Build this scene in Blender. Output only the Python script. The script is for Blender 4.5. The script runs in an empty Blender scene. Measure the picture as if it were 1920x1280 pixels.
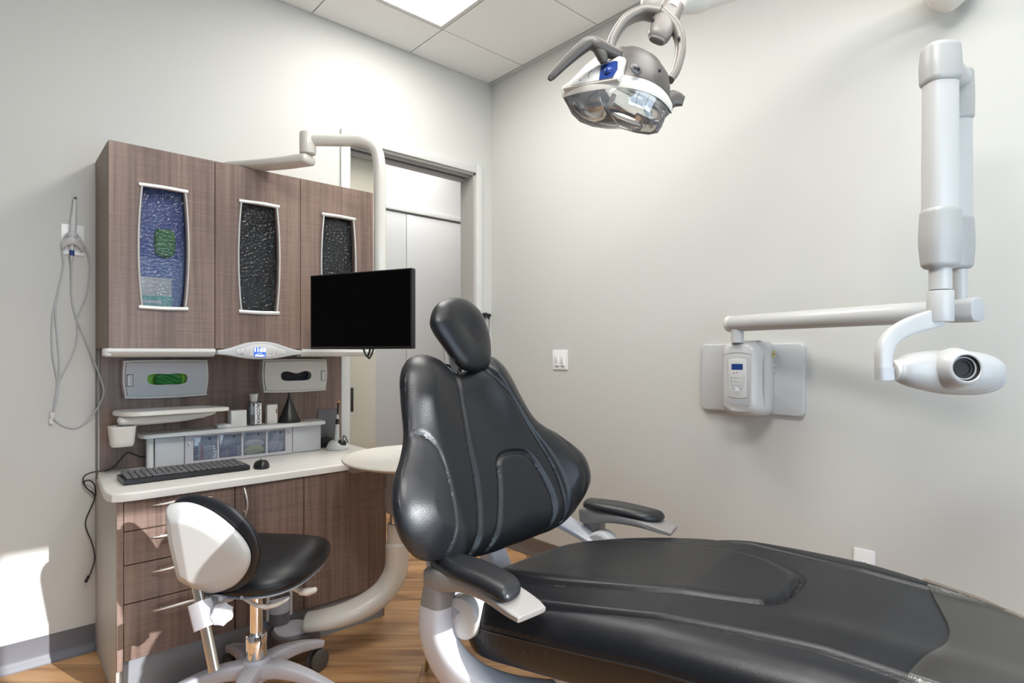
import bpy, bmesh, math, random
import numpy as np
from mathutils import Vector, Matrix
random.seed(7)
SC = bpy.context.scene
COL = SC.collection
PI = math.pi
V = Vector

# ------------------------------------------------------------------ materials
def _mat(name):
    m = bpy.data.materials.new(name); m.use_nodes = True
    nt = m.node_tree
    b = nt.nodes['Principled BSDF']
    return m, nt, b

def pmat(name, col, rough=.5, metal=0, spec=.5, bump=0, bscale=200, coat=0, coatr=.15, var=0, vscale=8):
    m, nt, b = _mat(name)
    b.inputs['Base Color'].default_value = (*col, 1)
    b.inputs['Roughness'].default_value = rough
    b.inputs['Metallic'].default_value = metal
    b.inputs['Specular IOR Level'].default_value = spec
    if coat:
        b.inputs['Coat Weight'].default_value = coat
        b.inputs['Coat Roughness'].default_value = coatr
    tc = nt.nodes.new('ShaderNodeTexCoord')
    if bump:
        n = nt.nodes.new('ShaderNodeTexNoise'); n.inputs['Scale'].default_value = bscale
        n.inputs['Detail'].default_value = 3
        nt.links.new(tc.outputs['Object'], n.inputs['Vector'])
        bp = nt.nodes.new('ShaderNodeBump'); bp.inputs['Strength'].default_value = bump
        bp.inputs['Distance'].default_value = .002
        nt.links.new(n.outputs['Fac'], bp.inputs['Height'])
        nt.links.new(bp.outputs['Normal'], b.inputs['Normal'])
    n2 = nt.nodes.new('ShaderNodeTexNoise'); n2.inputs['Scale'].default_value = vscale
    nt.links.new(tc.outputs['Object'], n2.inputs['Vector'])
    mr = nt.nodes.new('ShaderNodeMapRange')
    mr.inputs['To Min'].default_value = max(0, rough - .04 - var * .1); mr.inputs['To Max'].default_value = min(1, rough + .04 + var * .1)
    nt.links.new(n2.outputs['Fac'], mr.inputs['Value'])
    nt.links.new(mr.outputs['Result'], b.inputs['Roughness'])
    return m

def emat(name, col, strength):
    m, nt, b = _mat(name)
    b.inputs['Base Color'].default_value = (*col, 1)
    b.inputs['Emission Color'].default_value = (*col, 1)
    b.inputs['Emission Strength'].default_value = strength
    return m

def wood_mat(name, dark, light, rough=.38):
    m, nt, b = _mat(name)
    N = nt.nodes.new; L = nt.links.new
    tc = N('ShaderNodeTexCoord')
    mp = N('ShaderNodeMapping'); mp.inputs['Scale'].default_value = (70, 70, 1.6)
    L(tc.outputs['Object'], mp.inputs['Vector'])
    n1 = N('ShaderNodeTexNoise'); n1.inputs['Scale'].default_value = 1; n1.inputs['Detail'].default_value = 5
    n1.inputs['Roughness'].default_value = .65; n1.inputs['Distortion'].default_value = .3
    L(mp.outputs['Vector'], n1.inputs['Vector'])
    mp2 = N('ShaderNodeMapping'); mp2.inputs['Scale'].default_value = (6, 6, 220)
    L(tc.outputs['Object'], mp2.inputs['Vector'])
    n2 = N('ShaderNodeTexNoise'); n2.inputs['Scale'].default_value = 1; n2.inputs['Detail'].default_value = 3
    L(mp2.outputs['Vector'], n2.inputs['Vector'])
    mp3 = N('ShaderNodeMapping'); mp3.inputs['Scale'].default_value = (7, 7, .5)
    L(tc.outputs['Object'], mp3.inputs['Vector'])
    n3 = N('ShaderNodeTexNoise'); n3.inputs['Scale'].default_value = 1; n3.inputs['Detail'].default_value = 2
    L(mp3.outputs['Vector'], n3.inputs['Vector'])
    def mul(a, k):
        x = N('ShaderNodeMath'); x.operation = 'MULTIPLY'; L(a, x.inputs[0]); x.inputs[1].default_value = k; return x.outputs[0]
    def add(a, c):
        x = N('ShaderNodeMath'); x.operation = 'ADD'; L(a, x.inputs[0]); L(c, x.inputs[1]); return x.outputs[0]
    s = add(add(mul(n1.outputs['Fac'], .62), mul(n2.outputs['Fac'], .28)), mul(n3.outputs['Fac'], .55))
    cr = N('ShaderNodeValToRGB')
    cr.color_ramp.elements[0].position = .45; cr.color_ramp.elements[0].color = (*dark, 1)
    cr.color_ramp.elements[1].position = 1.0; cr.color_ramp.elements[1].color = (*light, 1)
    L(s, cr.inputs['Fac']); L(cr.outputs['Color'], b.inputs['Base Color'])
    b.inputs['Roughness'].default_value = rough
    b.inputs['Specular IOR Level'].default_value = .4
    bp = N('ShaderNodeBump'); bp.inputs['Strength'].default_value = .08; bp.inputs['Distance'].default_value = .001
    L(n1.outputs['Fac'], bp.inputs['Height']); L(bp.outputs['Normal'], b.inputs['Normal'])
    return m

def floor_mat():
    m, nt, b = _mat('oak_plank_floor')
    N = nt.nodes.new; L = nt.links.new
    tc = N('ShaderNodeTexCoord')
    rot = N('ShaderNodeMapping'); rot.inputs['Rotation'].default_value = (0, 0, math.radians(42))
    L(tc.outputs['Object'], rot.inputs['Vector'])
    br = N('ShaderNodeTexBrick')
    br.inputs['Scale'].default_value = 1
    br.inputs['Brick Width'].default_value = 1.2; br.inputs['Row Height'].default_value = .125
    br.inputs['Mortar Size'].default_value = .0012; br.inputs['Mortar Smooth'].default_value = 0
    br.inputs['Color1'].default_value = (0, 0, 0, 1); br.inputs['Color2'].default_value = (1, 1, 1, 1)
    br.inputs['Mortar'].default_value = (.5, .5, .5, 1); br.offset = .37
    L(rot.outputs['Vector'], br.inputs['Vector'])
    mp = N('ShaderNodeMapping'); mp.inputs['Scale'].default_value = (1.8, 15, 1)
    L(rot.outputs['Vector'], mp.inputs['Vector'])
    off = N('ShaderNodeVectorMath'); off.operation = 'ADD'
    sc = N('ShaderNodeVectorMath'); sc.operation = 'SCALE'; sc.inputs['Scale'].default_value = 17
    L(br.outputs['Color'], sc.inputs[0])
    L(mp.outputs['Vector'], off.inputs[0]); L(sc.outputs['Vector'], off.inputs[1])
    n1 = N('ShaderNodeTexNoise'); n1.inputs['Scale'].default_value = 1; n1.inputs['Detail'].default_value = 6
    n1.inputs['Distortion'].default_value = .6
    L(off.outputs['Vector'], n1.inputs['Vector'])
    cr = N('ShaderNodeValToRGB')
    e = cr.color_ramp.elements
    e[0].position = .28; e[0].color = (.22, .105, .045, 1)
    e[1].position = .75; e[1].color = (.66, .40, .205, 1)
    k = e.new(.5); k.color = (.50, .275, .125, 1)
    L(n1.outputs['Fac'], cr.inputs['Fac'])
    hv = N('ShaderNodeHueSaturation')
    mr = N('ShaderNodeMapRange'); mr.inputs['To Min'].default_value = .8; mr.inputs['To Max'].default_value = 1.25
    L(br.outputs['Color'], mr.inputs['Value']); L(mr.outputs['Result'], hv.inputs['Value'])
    L(cr.outputs['Color'], hv.inputs['Color'])
    mx = N('ShaderNodeMix'); mx.data_type = 'RGBA'
    mx.inputs[7].default_value = (.10, .05, .025, 1)
    L(br.outputs['Fac'], mx.inputs['Factor']); L(hv.outputs['Color'], mx.inputs[6])
    L(mx.outputs[2], b.inputs['Base Color'])
    b.inputs['Roughness'].default_value = .38
    bp = N('ShaderNodeBump'); bp.inputs['Strength'].default_value = .1; bp.inputs['Distance'].default_value = .001
    L(n1.outputs['Fac'], bp.inputs['Height']); L(bp.outputs['Normal'], b.inputs['Normal'])
    return m

def clear_mat(name, tint, gloss=.15, rough=.05, bump=0, bscale=60, milky=0, milk_col=(.8, .85, .9), fmax=1, refr=0, bdist=.006):
    """thin clear sheet: lets light straight through and mirrors a little"""
    m, nt, b = _mat(name)
    N = nt.nodes.new; L = nt.links.new
    nt.nodes.remove(b)
    out = nt.nodes['Material Output']
    tr = N('ShaderNodeBsdfTransparent'); tr.inputs['Color'].default_value = (*tint, 1)
    gl = N('ShaderNodeBsdfGlossy'); gl.inputs['Roughness'].default_value = rough
    gl.inputs['Color'].default_value = (1, 1, 1, 1)
    fr = N('ShaderNodeFresnel'); fr.inputs['IOR'].default_value = 1.5
    mr = N('ShaderNodeMapRange'); mr.inputs['To Min'].default_value = gloss * .4; mr.inputs['To Max'].default_value = min(1, gloss * .4 + fmax)
    L(fr.outputs['Fac'], mr.inputs['Value'])
    mx = N('ShaderNodeMixShader')
    L(mr.outputs['Result'], mx.inputs['Fac']); L(tr.outputs['BSDF'], mx.inputs[1]); L(gl.outputs['BSDF'], mx.inputs[2])
    last = mx
    rf = None
    if refr:
        rf = N('ShaderNodeBsdfRefraction'); rf.inputs['IOR'].default_value = 1.25; rf.inputs['Roughness'].default_value = .02
        rf.inputs['Color'].default_value = (*tint, 1)
        m3 = N('ShaderNodeMixShader'); m3.inputs['Fac'].default_value = refr
        L(tr.outputs['BSDF'], m3.inputs[1]); L(rf.outputs['BSDF'], m3.inputs[2]); L(m3.outputs['Shader'], mx.inputs[1])
    if milky:
        df = N('ShaderNodeBsdfDiffuse'); df.inputs['Color'].default_value = (*milk_col, 1)
        m2 = N('ShaderNodeMixShader'); m2.inputs['Fac'].default_value = milky
        L(mx.outputs['Shader'], m2.inputs[1]); L(df.outputs['BSDF'], m2.inputs[2]); last = m2
    if bump:
        tc = N('ShaderNodeTexCoord')
        mp = N('ShaderNodeMapping'); mp.inputs['Scale'].default_value = (1, 1, 1.9)
        L(tc.outputs['Object'], mp.inputs['Vector'])
        n = N('ShaderNodeTexNoise'); n.inputs['Scale'].default_value = bscale; n.inputs['Detail'].default_value = 1.5
        L(mp.outputs['Vector'], n.inputs['Vector'])
        bp = N('ShaderNodeBump'); bp.inputs['Strength'].default_value = bump; bp.inputs['Distance'].default_value = bdist
        L(n.outputs['Fac'], bp.inputs['Height'])
        L(bp.outputs['Normal'], gl.inputs['Normal'])
        if rf: L(bp.outputs['Normal'], rf.inputs['Normal'])
    L(last.outputs['Shader'], out.inputs['Surface'])
    return m

M = {}
M['wall'] = pmat('wall_paint', (.575, .577, .548), .75, bump=.12, bscale=350, spec=.3)
M['reardark'] = pmat('unseen_wall_darkened', (.10, .115, .135), .7)  # unseen walls, dark colour invented to deepen reflections in the black vinyl
M['ceil'] = pmat('ceiling_tile', (.84, .845, .835), .9, bump=.1, bscale=500, spec=.1)
M['grid'] = pmat('ceiling_grid', (.60, .61, .60), .6)
M['gap'] = pmat('ceiling_gap', (.40, .41, .40), .8)
M['wood'] = wood_mat('walnut_laminate', (.070, .043, .035), (.315, .218, .176))
M['woodside'] = wood_mat('walnut_laminate_side', (.16, .115, .075), (.32, .25, .18), .5)
M['floor'] = floor_mat()
M['base'] = pmat('rubber_base', (.115, .11, .125), .45)
M['basedark'] = pmat('rubber_base_brown', (.14, .115, .10), .5)
M['jamb'] = pmat('door_frame_paint', (.46, .45, .42), .45)
M['casing'] = pmat('door_casing', (.60, .60, .58), .4)
M['panel'] = pmat('grey_panel', (.56, .56, .555), .35)
M['leaf'] = pmat('sliding_door', (.50, .47, .39), .5)
M['vinyl'] = pmat('black_vinyl', (.006, .0065, .0085), .33, spec=.34, bump=.22, bscale=420, coat=.30, coatr=.62)
M['vinylm'] = pmat('black_vinyl_matte', (.006, .0065, .0085), .36, spec=.36, bump=.15, bscale=500)
M['white'] = pmat('white_plastic', (.62, .62, .605), .3)
M['shell'] = pmat('stool_shell_plastic', (.50, .50, .49), .35)
M['offw'] = pmat('offwhite_plastic', (.62, .60, .55), .35)
M['ivory'] = pmat('ivory_enamel', (.66, .63, .57), .25, coat=.3)
M['lav'] = pmat('pale_lilac_plastic', (.49, .48, .51), .4)
M['grey'] = pmat('grey_plastic', (.36, .36, .36), .4)
M['armgrey'] = pmat('arm_grey_plastic', (.22, .205, .195), .4)
M['lgrey'] = pmat('light_grey_plastic', (.50, .51, .52), .4)
M['taupe'] = pmat('taupe_plastic', (.078, .070, .063), .42)
M['yoke'] = pmat('offwhite_in_shade', (.20, .178, .158), .4)  # off-white yoke, its colour darkened for the shade seen from below
M['xwhite'] = pmat('xray_white_enamel', (.52, .522, .515), .3)
M['xcap'] = pmat('xray_grey_cover', (.40, .402, .395), .35)
M['plate'] = pmat('bright_white_plate', (.80, .80, .79), .3)
M['dgrey'] = pmat('dark_grey_plastic', (.12, .115, .12), .4)
M['slate'] = pmat('slate_plastic', (.145, .13, .13), .4)
M['black'] = pmat('black_plastic', (.012, .012, .013), .35)
M['screen'] = pmat('dark_screen', (.0006, .0006, .0006), .45, spec=.08)
M['chrome'] = pmat('chrome', (.80, .78, .76), .10, metal=1)
M['brushed'] = pmat('brushed_steel', (.62, .58, .52), .35, metal=1)
M['alum'] = pmat('satin_aluminium', (.72, .70, .67), .35, metal=.6)
M['counter'] = pmat('white_solid_surface', (.74, .72, .68), .3, bump=.02)
M['toe'] = pmat('grey_toe_kick', (.22, .225, .24), .4)
M['side'] = pmat('grey_side_panel', (.38, .37, .34), .5)
M['carc'] = pmat('carcass_dark', (.02, .018, .018), .7)
M['strip'] = pmat('brown_wall_strip', (.16, .13, .10), .5)
M['glass'] = clear_mat('rippled_glass', (.94, .95, .97), gloss=.008, rough=.015, fmax=.62, refr=.35)
M['clear'] = clear_mat('clear_acrylic', (.955, .965, .985), gloss=.05, rough=.05, milky=.12, milk_col=(.60, .68, .92))
M['bottle'] = clear_mat('clear_bottle', (.97, .975, .98), gloss=.06, rough=.05, milky=.05)
M['cover'] = clear_mat('clear_vinyl_sheet', (.80, .79, .78), gloss=.04, rough=.20, milky=.035, milk_col=(.60, .56, .48), fmax=.42)
M['lens'] = clear_mat('lamp_lens', (.92, .93, .92), gloss=.18, rough=.04, milky=.08)
M['binblue'] = pmat('bright_blue_bin', (.020, .075, .33), .4)
M['blue'] = pmat('blue_plastic', (.013, .045, .22), .3)
M['deepblue'] = pmat('deep_blue_card', (.03, .075, .26), .5)
M['teal'] = pmat('teal_card', (.12, .50, .40), .5)
M['green'] = pmat('green_glove', (.02, .20, .03), .5, bump=.3, bscale=60)
M['lime'] = pmat('lime_carton', (.24, .60, .03), .5)
M['yellow'] = pmat('yellow_plastic', (.62, .60, .12), .5)
M['red'] = pmat('red_band', (.42, .06, .10), .4)
M['navy'] = pmat('navy_band', (.02, .03, .10), .4)
M['orange'] = pmat('orange_tip', (.85, .40, .05), .3)
M['brass'] = pmat('brass', (.55, .42, .22), .3, metal=1)
M['ink'] = pmat('black_ink', (.015, .015, .02), .6)
M['inkgrey'] = pmat('grey_ink', (.30, .31, .34), .6)
M['labelyel'] = pmat('warning_label', (.62, .45, .12), .5)
M['lcd'] = emat('lit_lcd_blue', (.03, .10, .42), 1.0)
M['lcdtxt'] = emat('lit_lcd_text', (.95, .96, 1.0), 1.0)
M['lcd2'] = pmat('lcd_blue', (.012, .045, .19), .25)
M['lit'] = emat('lit_diffuser', (1, .985, .95), 6.0)
M['rug'] = pmat('grey_mat', (.42, .42, .42), .8)

# ------------------------------------------------------------------ mesh helpers
def newbm(): return bmesh.new()
def from_py(verts, faces):
    bm = bmesh.new()
    vs = [bm.verts.new(v) for v in verts]
    for f in faces:
        try: bm.faces.new([vs[i] for i in f])
        except ValueError: pass
    return bm
def merge(*bms):
    out = bmesh.new()
    for b in bms:
        me = bpy.data.meshes.new('t'); b.to_mesh(me); b.free()
        out.from_mesh(me); bpy.data.meshes.remove(me)
    return out
def xf(bm, mat):
    bmesh.ops.transform(bm, matrix=mat, verts=bm.verts); return bm
def mv(bm, d): bmesh.ops.translate(bm, vec=V(d), verts=bm.verts); return bm
def box(lo, hi, bev=0, seg=2):
    bm = bmesh.new(); bmesh.ops.create_cube(bm, size=1)
    lo, hi = V(lo), V(hi)
    lo2 = V([min(a, b) for a, b in zip(lo, hi)]); hi2 = V([max(a, b) for a, b in zip(lo, hi)])
    s = hi2 - lo2; c = (lo2 + hi2) / 2
    for v in bm.verts: v.co = V((v.co.x * s.x + c.x, v.co.y * s.y + c.y, v.co.z * s.z + c.z))
    if bev:
        bmesh.ops.bevel(bm, geom=bm.edges[:], offset=min(bev, min(s) * .49), segments=seg, profile=.5, affect='EDGES')
    return bm
def frame_of(d, up=None):
    d = V(d).normalized()
    u = V(up) if up is not None else (V((0, 0, 1)) if abs(d.z) < .95 else V((1, 0, 0)))
    x = u.cross(d)
    if x.length < 1e-5: x = V((1, 0, 0)).cross(d)
    x.normalize(); y = d.cross(x)
    return x, y, d
def cyl(p0, p1, r0, r1=None, n=32, bev=0):
    p0, p1 = V(p0), V(p1); r1 = r0 if r1 is None else r1
    x, y, d = frame_of(p1 - p0)
    L = (p1 - p0).length
    prof = [(0, 0), (r0, 0), (r1, L), (0, L)] if not bev else [(0, 0), (r0 - bev, 0), (r0 - bev * .3, bev * .3), (r0, bev), (r1, L - bev), (r1 - bev * .3, L - bev * .3), (r1 - bev, L), (0, L)]
    bm = lathe(prof, n)
    mt = Matrix((x, y, d)).transposed().to_4x4(); mt.translation = p0
    return xf(bm, mt)
def lathe(prof, n=40):
    verts = []; faces = []; rings = []
    for r, z in prof:
        if r < 1e-6: rings.append([len(verts)]); verts.append((0, 0, z))
        else:
            rings.append(list(range(len(verts), len(verts) + n)))
            verts += [(r * math.cos(2 * PI * k / n), r * math.sin(2 * PI * k / n), z) for k in range(n)]
    for a, b in zip(rings[:-1], rings[1:]):
        for k in range(n):
            k2 = (k + 1) % n
            if len(a) == 1 and len(b) == 1: continue
            if len(a) == 1: faces.append((a[0], b[k2], b[k]))
            elif len(b) == 1: faces.append((a[k], a[k2], b[0]))
            else: faces.append((a[k], a[k2], b[k2], b[k]))
    bm = from_py(verts, faces); bmesh.ops.recalc_face_normals(bm, faces=bm.faces); return bm
def catmull(pts, per=8, closed=False):
    P = [np.array(p, float) for p in pts]; n = len(P); out = []
    rng = range(n if closed else n - 1)
    for i in rng:
        p1, p2 = P[i], P[(i + 1) % n]
        p0 = P[i - 1] if (i > 0 or closed) else 2 * p1 - p2
        p3 = P[(i + 2) % n] if (i + 2 < n or closed) else 2 * p2 - p1
        for k in range(per):
            t = k / per
            out.append(.5 * ((2 * p1) + (-p0 + p2) * t + (2 * p0 - 5 * p1 + 4 * p2 - p3) * t * t + (-p0 + 3 * p1 - 3 * p2 + p3) * t ** 3))
    if not closed: out.append(P[-1])
    return out
def sweep(path, secs, n=24, ex=2.0, up=None, per=8, smooth=True, cap=True, roundcap=0):
    """path: 3D points; secs: (half width, half height) or list per point; superellipse exponent ex"""
    if not isinstance(secs, list): secs = [secs] * len(path)
    secs = [(s, s) if not isinstance(s, tuple) else s for s in secs]
    full = [tuple(p) + s for p, s in zip(path, secs)]
    pts = catmull(full, per) if smooth else [np.array(f, float) for f in full]
    if roundcap:
        a, b = pts[0], pts[1]; d = (a[:3] - b[:3]); d /= np.linalg.norm(d)
        e, f = pts[-1], pts[-2]; d2 = (e[:3] - f[:3]); d2 /= np.linalg.norm(d2)
        head = []; tail = []
        for q in (1, .8, .5, .2):
            k = math.sqrt(max(1e-4, 1 - q * q)); ra = min(a[3], a[4]) * roundcap; rb = min(e[3], e[4]) * roundcap
            head.append(np.concatenate([a[:3] + d * q * ra, [a[3] - min(a[3], a[4]) * roundcap * (1 - k), a[4] - min(a[3], a[4]) * roundcap * (1 - k)]]))
            tail.append(np.concatenate([e[:3] + d2 * q * rb, [e[3] - min(e[3], e[4]) * roundcap * (1 - k), e[4] - min(e[3], e[4]) * roundcap * (1 - k)]]))
        for h in head + tail: h[3:] = np.maximum(h[3:], 1e-4)
        pts = head + pts + tail[::-1]
    P = [V(p[:3]) for p in pts]
    verts = []; faces = []
    X = None
    for i, p in enumerate(P):
        t = (P[min(i + 1, len(P) - 1)] - P[max(i - 1, 0)]).normalized()
        if up is not None:
            x = V(up).cross(t); x.normalize()
        else:
            if X is None: x, _, _ = frame_of(t)
            else:
                x = X - t * X.dot(t); x.normalize()
        X = x; y = t.cross(x)
        w, h = pts[i][3], pts[i][4]
        for k in range(n):
            a = 2 * PI * k / n; c, s = math.cos(a), math.sin(a)
            cx = math.copysign(abs(c) ** (2 / ex), c) * w; cy = math.copysign(abs(s) ** (2 / ex), s) * h
            verts.append(tuple(p + x * cx + y * cy))
    m = len(P)
    for i in range(m - 1):
        for k in range(n):
            k2 = (k + 1) % n
            faces.append((i * n + k, i * n + k2, (i + 1) * n + k2, (i + 1) * n + k))
    if cap:
        faces.append(tuple(range(n - 1, -1, -1))); faces.append(tuple(range((m - 1) * n, m * n)))
    bm = from_py(verts, faces); bmesh.ops.recalc_face_normals(bm, faces=bm.faces); return bm
def tube(path, r, n=12, per=8, smooth=True): return sweep(path, r, n=n, per=per, smooth=smooth)
def ellipsoid(c, r, n=32, m=20, ex=2.0):
    verts = []; faces = []
    def sg(v, e): return math.copysign(abs(v) ** (2 / e), v)
    for j in range(m + 1):
        ph = -PI / 2 + PI * j / m
        for k in range(n):
            th = 2 * PI * k / n
            verts.append((c[0] + r[0] * sg(math.cos(ph), ex) * sg(math.cos(th), ex), c[1] + r[1] * sg(math.cos(ph), ex) * sg(math.sin(th), ex), c[2] + r[2] * sg(math.sin(ph), ex)))
    for j in range(m):
        for k in range(n):
            k2 = (k + 1) % n; faces.append((j * n + k, j * n + k2, (j + 1) * n + k2, (j + 1) * n + k))
    bm = from_py(verts, faces); bmesh.ops.remove_doubles(bm, verts=bm.verts, dist=1e-6)
    bmesh.ops.recalc_face_normals(bm, faces=bm.faces); return bm
def rrect(w, h, r, n=6, cx=0, cy=0):
    pts = []
    for sx, sy, a0 in ((1, 1, 0), (-1, 1, 90), (-1, -1, 180), (1, -1, 270)):
        for k in range(n + 1):
            a = math.radians(a0 + 90 * k / n)
            pts.append((cx + sx * (w / 2 - r) + r * math.cos(a), cy + sy * (h / 2 - r) + r * math.sin(a)))
    return pts
def plane_m(o, right, up):
    """matrix taking local x,y,z to right, up, right x up at o"""
    r = V(right).normalized(); u = V(up).normalized(); n = r.cross(u).normalized(); u = n.cross(r)
    mt = Matrix((r, u, n)).transposed().to_4x4(); mt.translation = V(o); return mt
def prism(poly, th, mt=None, bev=0, seg=2):
    """polygon in local XY extruded 0..th along local Z"""
    bm = bmesh.new()
    vs = [bm.verts.new((x, y, 0)) for x, y in poly]
    f = bm.faces.new(vs)
    r = bmesh.ops.extrude_face_region(bm, geom=[f])
    nv = [g for g in r['geom'] if isinstance(g, bmesh.types.BMVert)]
    bmesh.ops.translate(bm, vec=(0, 0, th), verts=nv)
    bmesh.ops.recalc_face_normals(bm, faces=bm.faces)
    if bev:
        top = set(nv)
        ed = [e for e in bm.edges if e.verts[0] in top and e.verts[1] in top]
        bmesh.ops.bevel(bm, geom=ed, offset=bev, segments=seg, profile=.5, affect='EDGES')
    if mt is not None: xf(bm, mt)
    return bm
def holed(outer, holes, th, mt=None):
    bm = bmesh.new(); loops = []
    for poly in [outer] + holes:
        vs = [bm.verts.new((x, y, 0)) for x, y in poly]
        for i in range(len(vs)): bm.edges.new((vs[i], vs[(i + 1) % len(vs)]))
    bmesh.ops.triangle_fill(bm, use_beauty=True, edges=bm.edges[:])
    r = bmesh.ops.extrude_face_region(bm, geom=bm.faces[:])
    nv = [g for g in r['geom'] if isinstance(g, bmesh.types.BMVert)]
    bmesh.ops.translate(bm, vec=(0, 0, th), verts=nv)
    bmesh.ops.recalc_face_normals(bm, faces=bm.faces)
    if mt is not None: xf(bm, mt)
    return bm
def resample(pts, n):
    P = np.array(pts + [pts[0]], float); d = np.r_[0, np.cumsum(np.linalg.norm(np.diff(P, axis=0), axis=1))]
    t = np.linspace(0, d[-1], n, endpoint=False)
    return np.c_[np.interp(t, d, P[:, 0]), np.interp(t, d, P[:, 1])]
def pdist(Q, line):
    d = np.full(len(Q), 9.)
    for k in range(0, len(line), 64):
        d = np.minimum(d, np.sqrt(((Q[:, None, :] - line[None, k:k + 64, :]) ** 2).sum(2)).min(1))
    return d
def dense(line, step=.003, closed=False):
    c = catmull([tuple(p) for p in line], 12, closed); c = np.array(c)
    d = np.r_[0, np.cumsum(np.linalg.norm(np.diff(c, axis=0), axis=1))]
    t = np.arange(0, d[-1], step); return np.c_[np.interp(t, d, c[:, 0]), np.interp(t, d, c[:, 1])]
def pillow(outline, surf, T, Tb, R, Rb, center=None, rings=56, n=220, grooves=(), bulge=None, smooth=True, front_only=False, hfun=None, pw=1.5):
    oc = [tuple(p) for p in (catmull(outline, 10, True) if smooth else outline)]
    O = resample(oc, n)
    c = np.array(center) if center is not None else O.mean(0)
    OD = resample(oc, 700)
    verts = []; faces = []
    rs = 1 - (1 - np.arange(0, rings + 1) / rings) ** pw
    def side(Tk, Rk, sgn, gro):
        Q = np.vstack([c[None]] + [c + r * (O - c) for r in rs[1:]])
        if hfun is not None: h = hfun(Q)
        else:
            d = pdist(Q, OD); d[-n:] = 0
            q = np.clip(d / Rk, 0, 1); h = sgn * Tk * np.sqrt(1 - (1 - q) ** 2)
            if sgn > 0:
                if bulge is not None: h = h + bulge(Q) * np.clip(d / Rk, 0, 1)
                for line, dep, w in gro:
                    g = pdist(Q, line); h = h - dep * np.exp(-(g / w) ** 2) * np.clip(d / .012, 0, 1)
        P, Nn = surf(Q[:, 0], Q[:, 1])
        return P + Nn * h[:, None]
    F = side(T, R, 1, grooves)
    verts = [tuple(p) for p in F]
    def idx(r, k): return 0 if r == 0 else 1 + (r - 1) * n + (k % n)
    for r in range(rings):
        for k in range(n):
            if r == 0: faces.append((0, idx(1, k), idx(1, k + 1)))
            else: faces.append((idx(r, k), idx(r + 1, k), idx(r + 1, k + 1), idx(r, k + 1)))
    if not front_only:
        B = side(Tb, Rb, -1, ())
        off = len(verts); verts += [tuple(p) for p in B[:-n]]
        def ib(r, k):
            if r == rings: return idx(r, k)
            return off + (0 if r == 0 else 1 + (r - 1) * n + (k % n))
        for r in range(rings):
            for k in range(n):
                if r == 0: faces.append((ib(0, 0), ib(1, k + 1), ib(1, k)))
                else: faces.append((ib(r, k), ib(r, k + 1), ib(r + 1, k + 1), ib(r + 1, k)))
    bm = from_py(verts, faces); bmesh.ops.recalc_face_normals(bm, faces=bm.faces); return bm
def flat(mt):
    """surface for pillow(): plane given by a matrix"""
    A = np.array(mt)
    def s(a, b):
        P = A[:3, 3][None] + a[:, None] * A[:3, 0][None] + b[:, None] * A[:3, 1][None]
        return P, np.repeat(A[:3, 2][None], len(a), 0)
    return s
def text_bm(s, size, mt, ext=.0004, align='CENTER', bold=0):
    cu = bpy.data.curves.new('t', 'FONT'); cu.body = s; cu.size = size; cu.extrude = ext
    cu.align_x = align; cu.align_y = 'CENTER'; cu.offset = bold
    o = bpy.data.objects.new('t', cu); COL.objects.link(o)
    dg = bpy.context.evaluated_depsgraph_get()
    me = bpy.data.meshes.new_from_object(o.evaluated_get(dg))
    bm = bmesh.new(); bm.from_mesh(me)
    bpy.data.objects.remove(o); bpy.data.curves.remove(cu); bpy.data.meshes.remove(me)
    return xf(bm, mt)

# ------------------------------------------------------------------ object helpers
OFF = {}
def obj(name, bm, mat, parent=None, label=None, kind=None, angle=38):
    if isinstance(bm, (list, tuple)): bm = merge(*bm)
    off = V((0, 0, 0))
    if parent is not None: off = OFF[parent.name]
    else:
        vs = [v.co for v in bm.verts]
        off = V(((min(v.x for v in vs) + max(v.x for v in vs)) / 2, (min(v.y for v in vs) + max(v.y for v in vs)) / 2, min(v.z for v in vs)))
    bmesh.ops.translate(bm, vec=-off, verts=bm.verts)
    me = bpy.data.meshes.new(name); bm.to_mesh(me); bm.free()
    for p in me.polygons: p.use_smooth = True
    me.set_sharp_from_angle(angle=math.radians(angle))
    me.materials.append(mat)
    o = bpy.data.objects.new(name, me); COL.objects.link(o)
    if parent is not None: o.parent = parent
    else: o.location = off
    OFF[o.name] = off
    if label: o['label'] = label
    if kind: o['kind'] = kind
    return o
def thing(name, label, cat, loc, rotz=0, local=False, group=None):
    o = bpy.data.objects.new(name, None); COL.objects.link(o)
    o.empty_display_size = .05
    o.location = loc; o.rotation_euler = (0, 0, rotz)
    o['label'] = label; o['category'] = cat
    if group: o['group'] = group
    OFF[o.name] = V((0, 0, 0)) if local else V(loc)
    return o
def tag(o, label, cat, group=None):
    o['label'] = label; o['category'] = cat
    if group: o['group'] = group
    return o
def struct(name, bm, mat, parent=None, label=None):
    return obj(name, bm, mat, parent, label, 'structure' if parent is None else None)
def plx(x, y0, z): return V((x, y0, z))
FRONT = lambda x, y, z: plane_m((x, y, z), (1, 0, 0), (0, 0, 1))      # faces -Y (room side of the left wall)
RWALL = lambda x, y, z: plane_m((x, y, z), (0, -1, 0), (0, 0, 1))     # faces -X (room side of the right wall)

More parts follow.
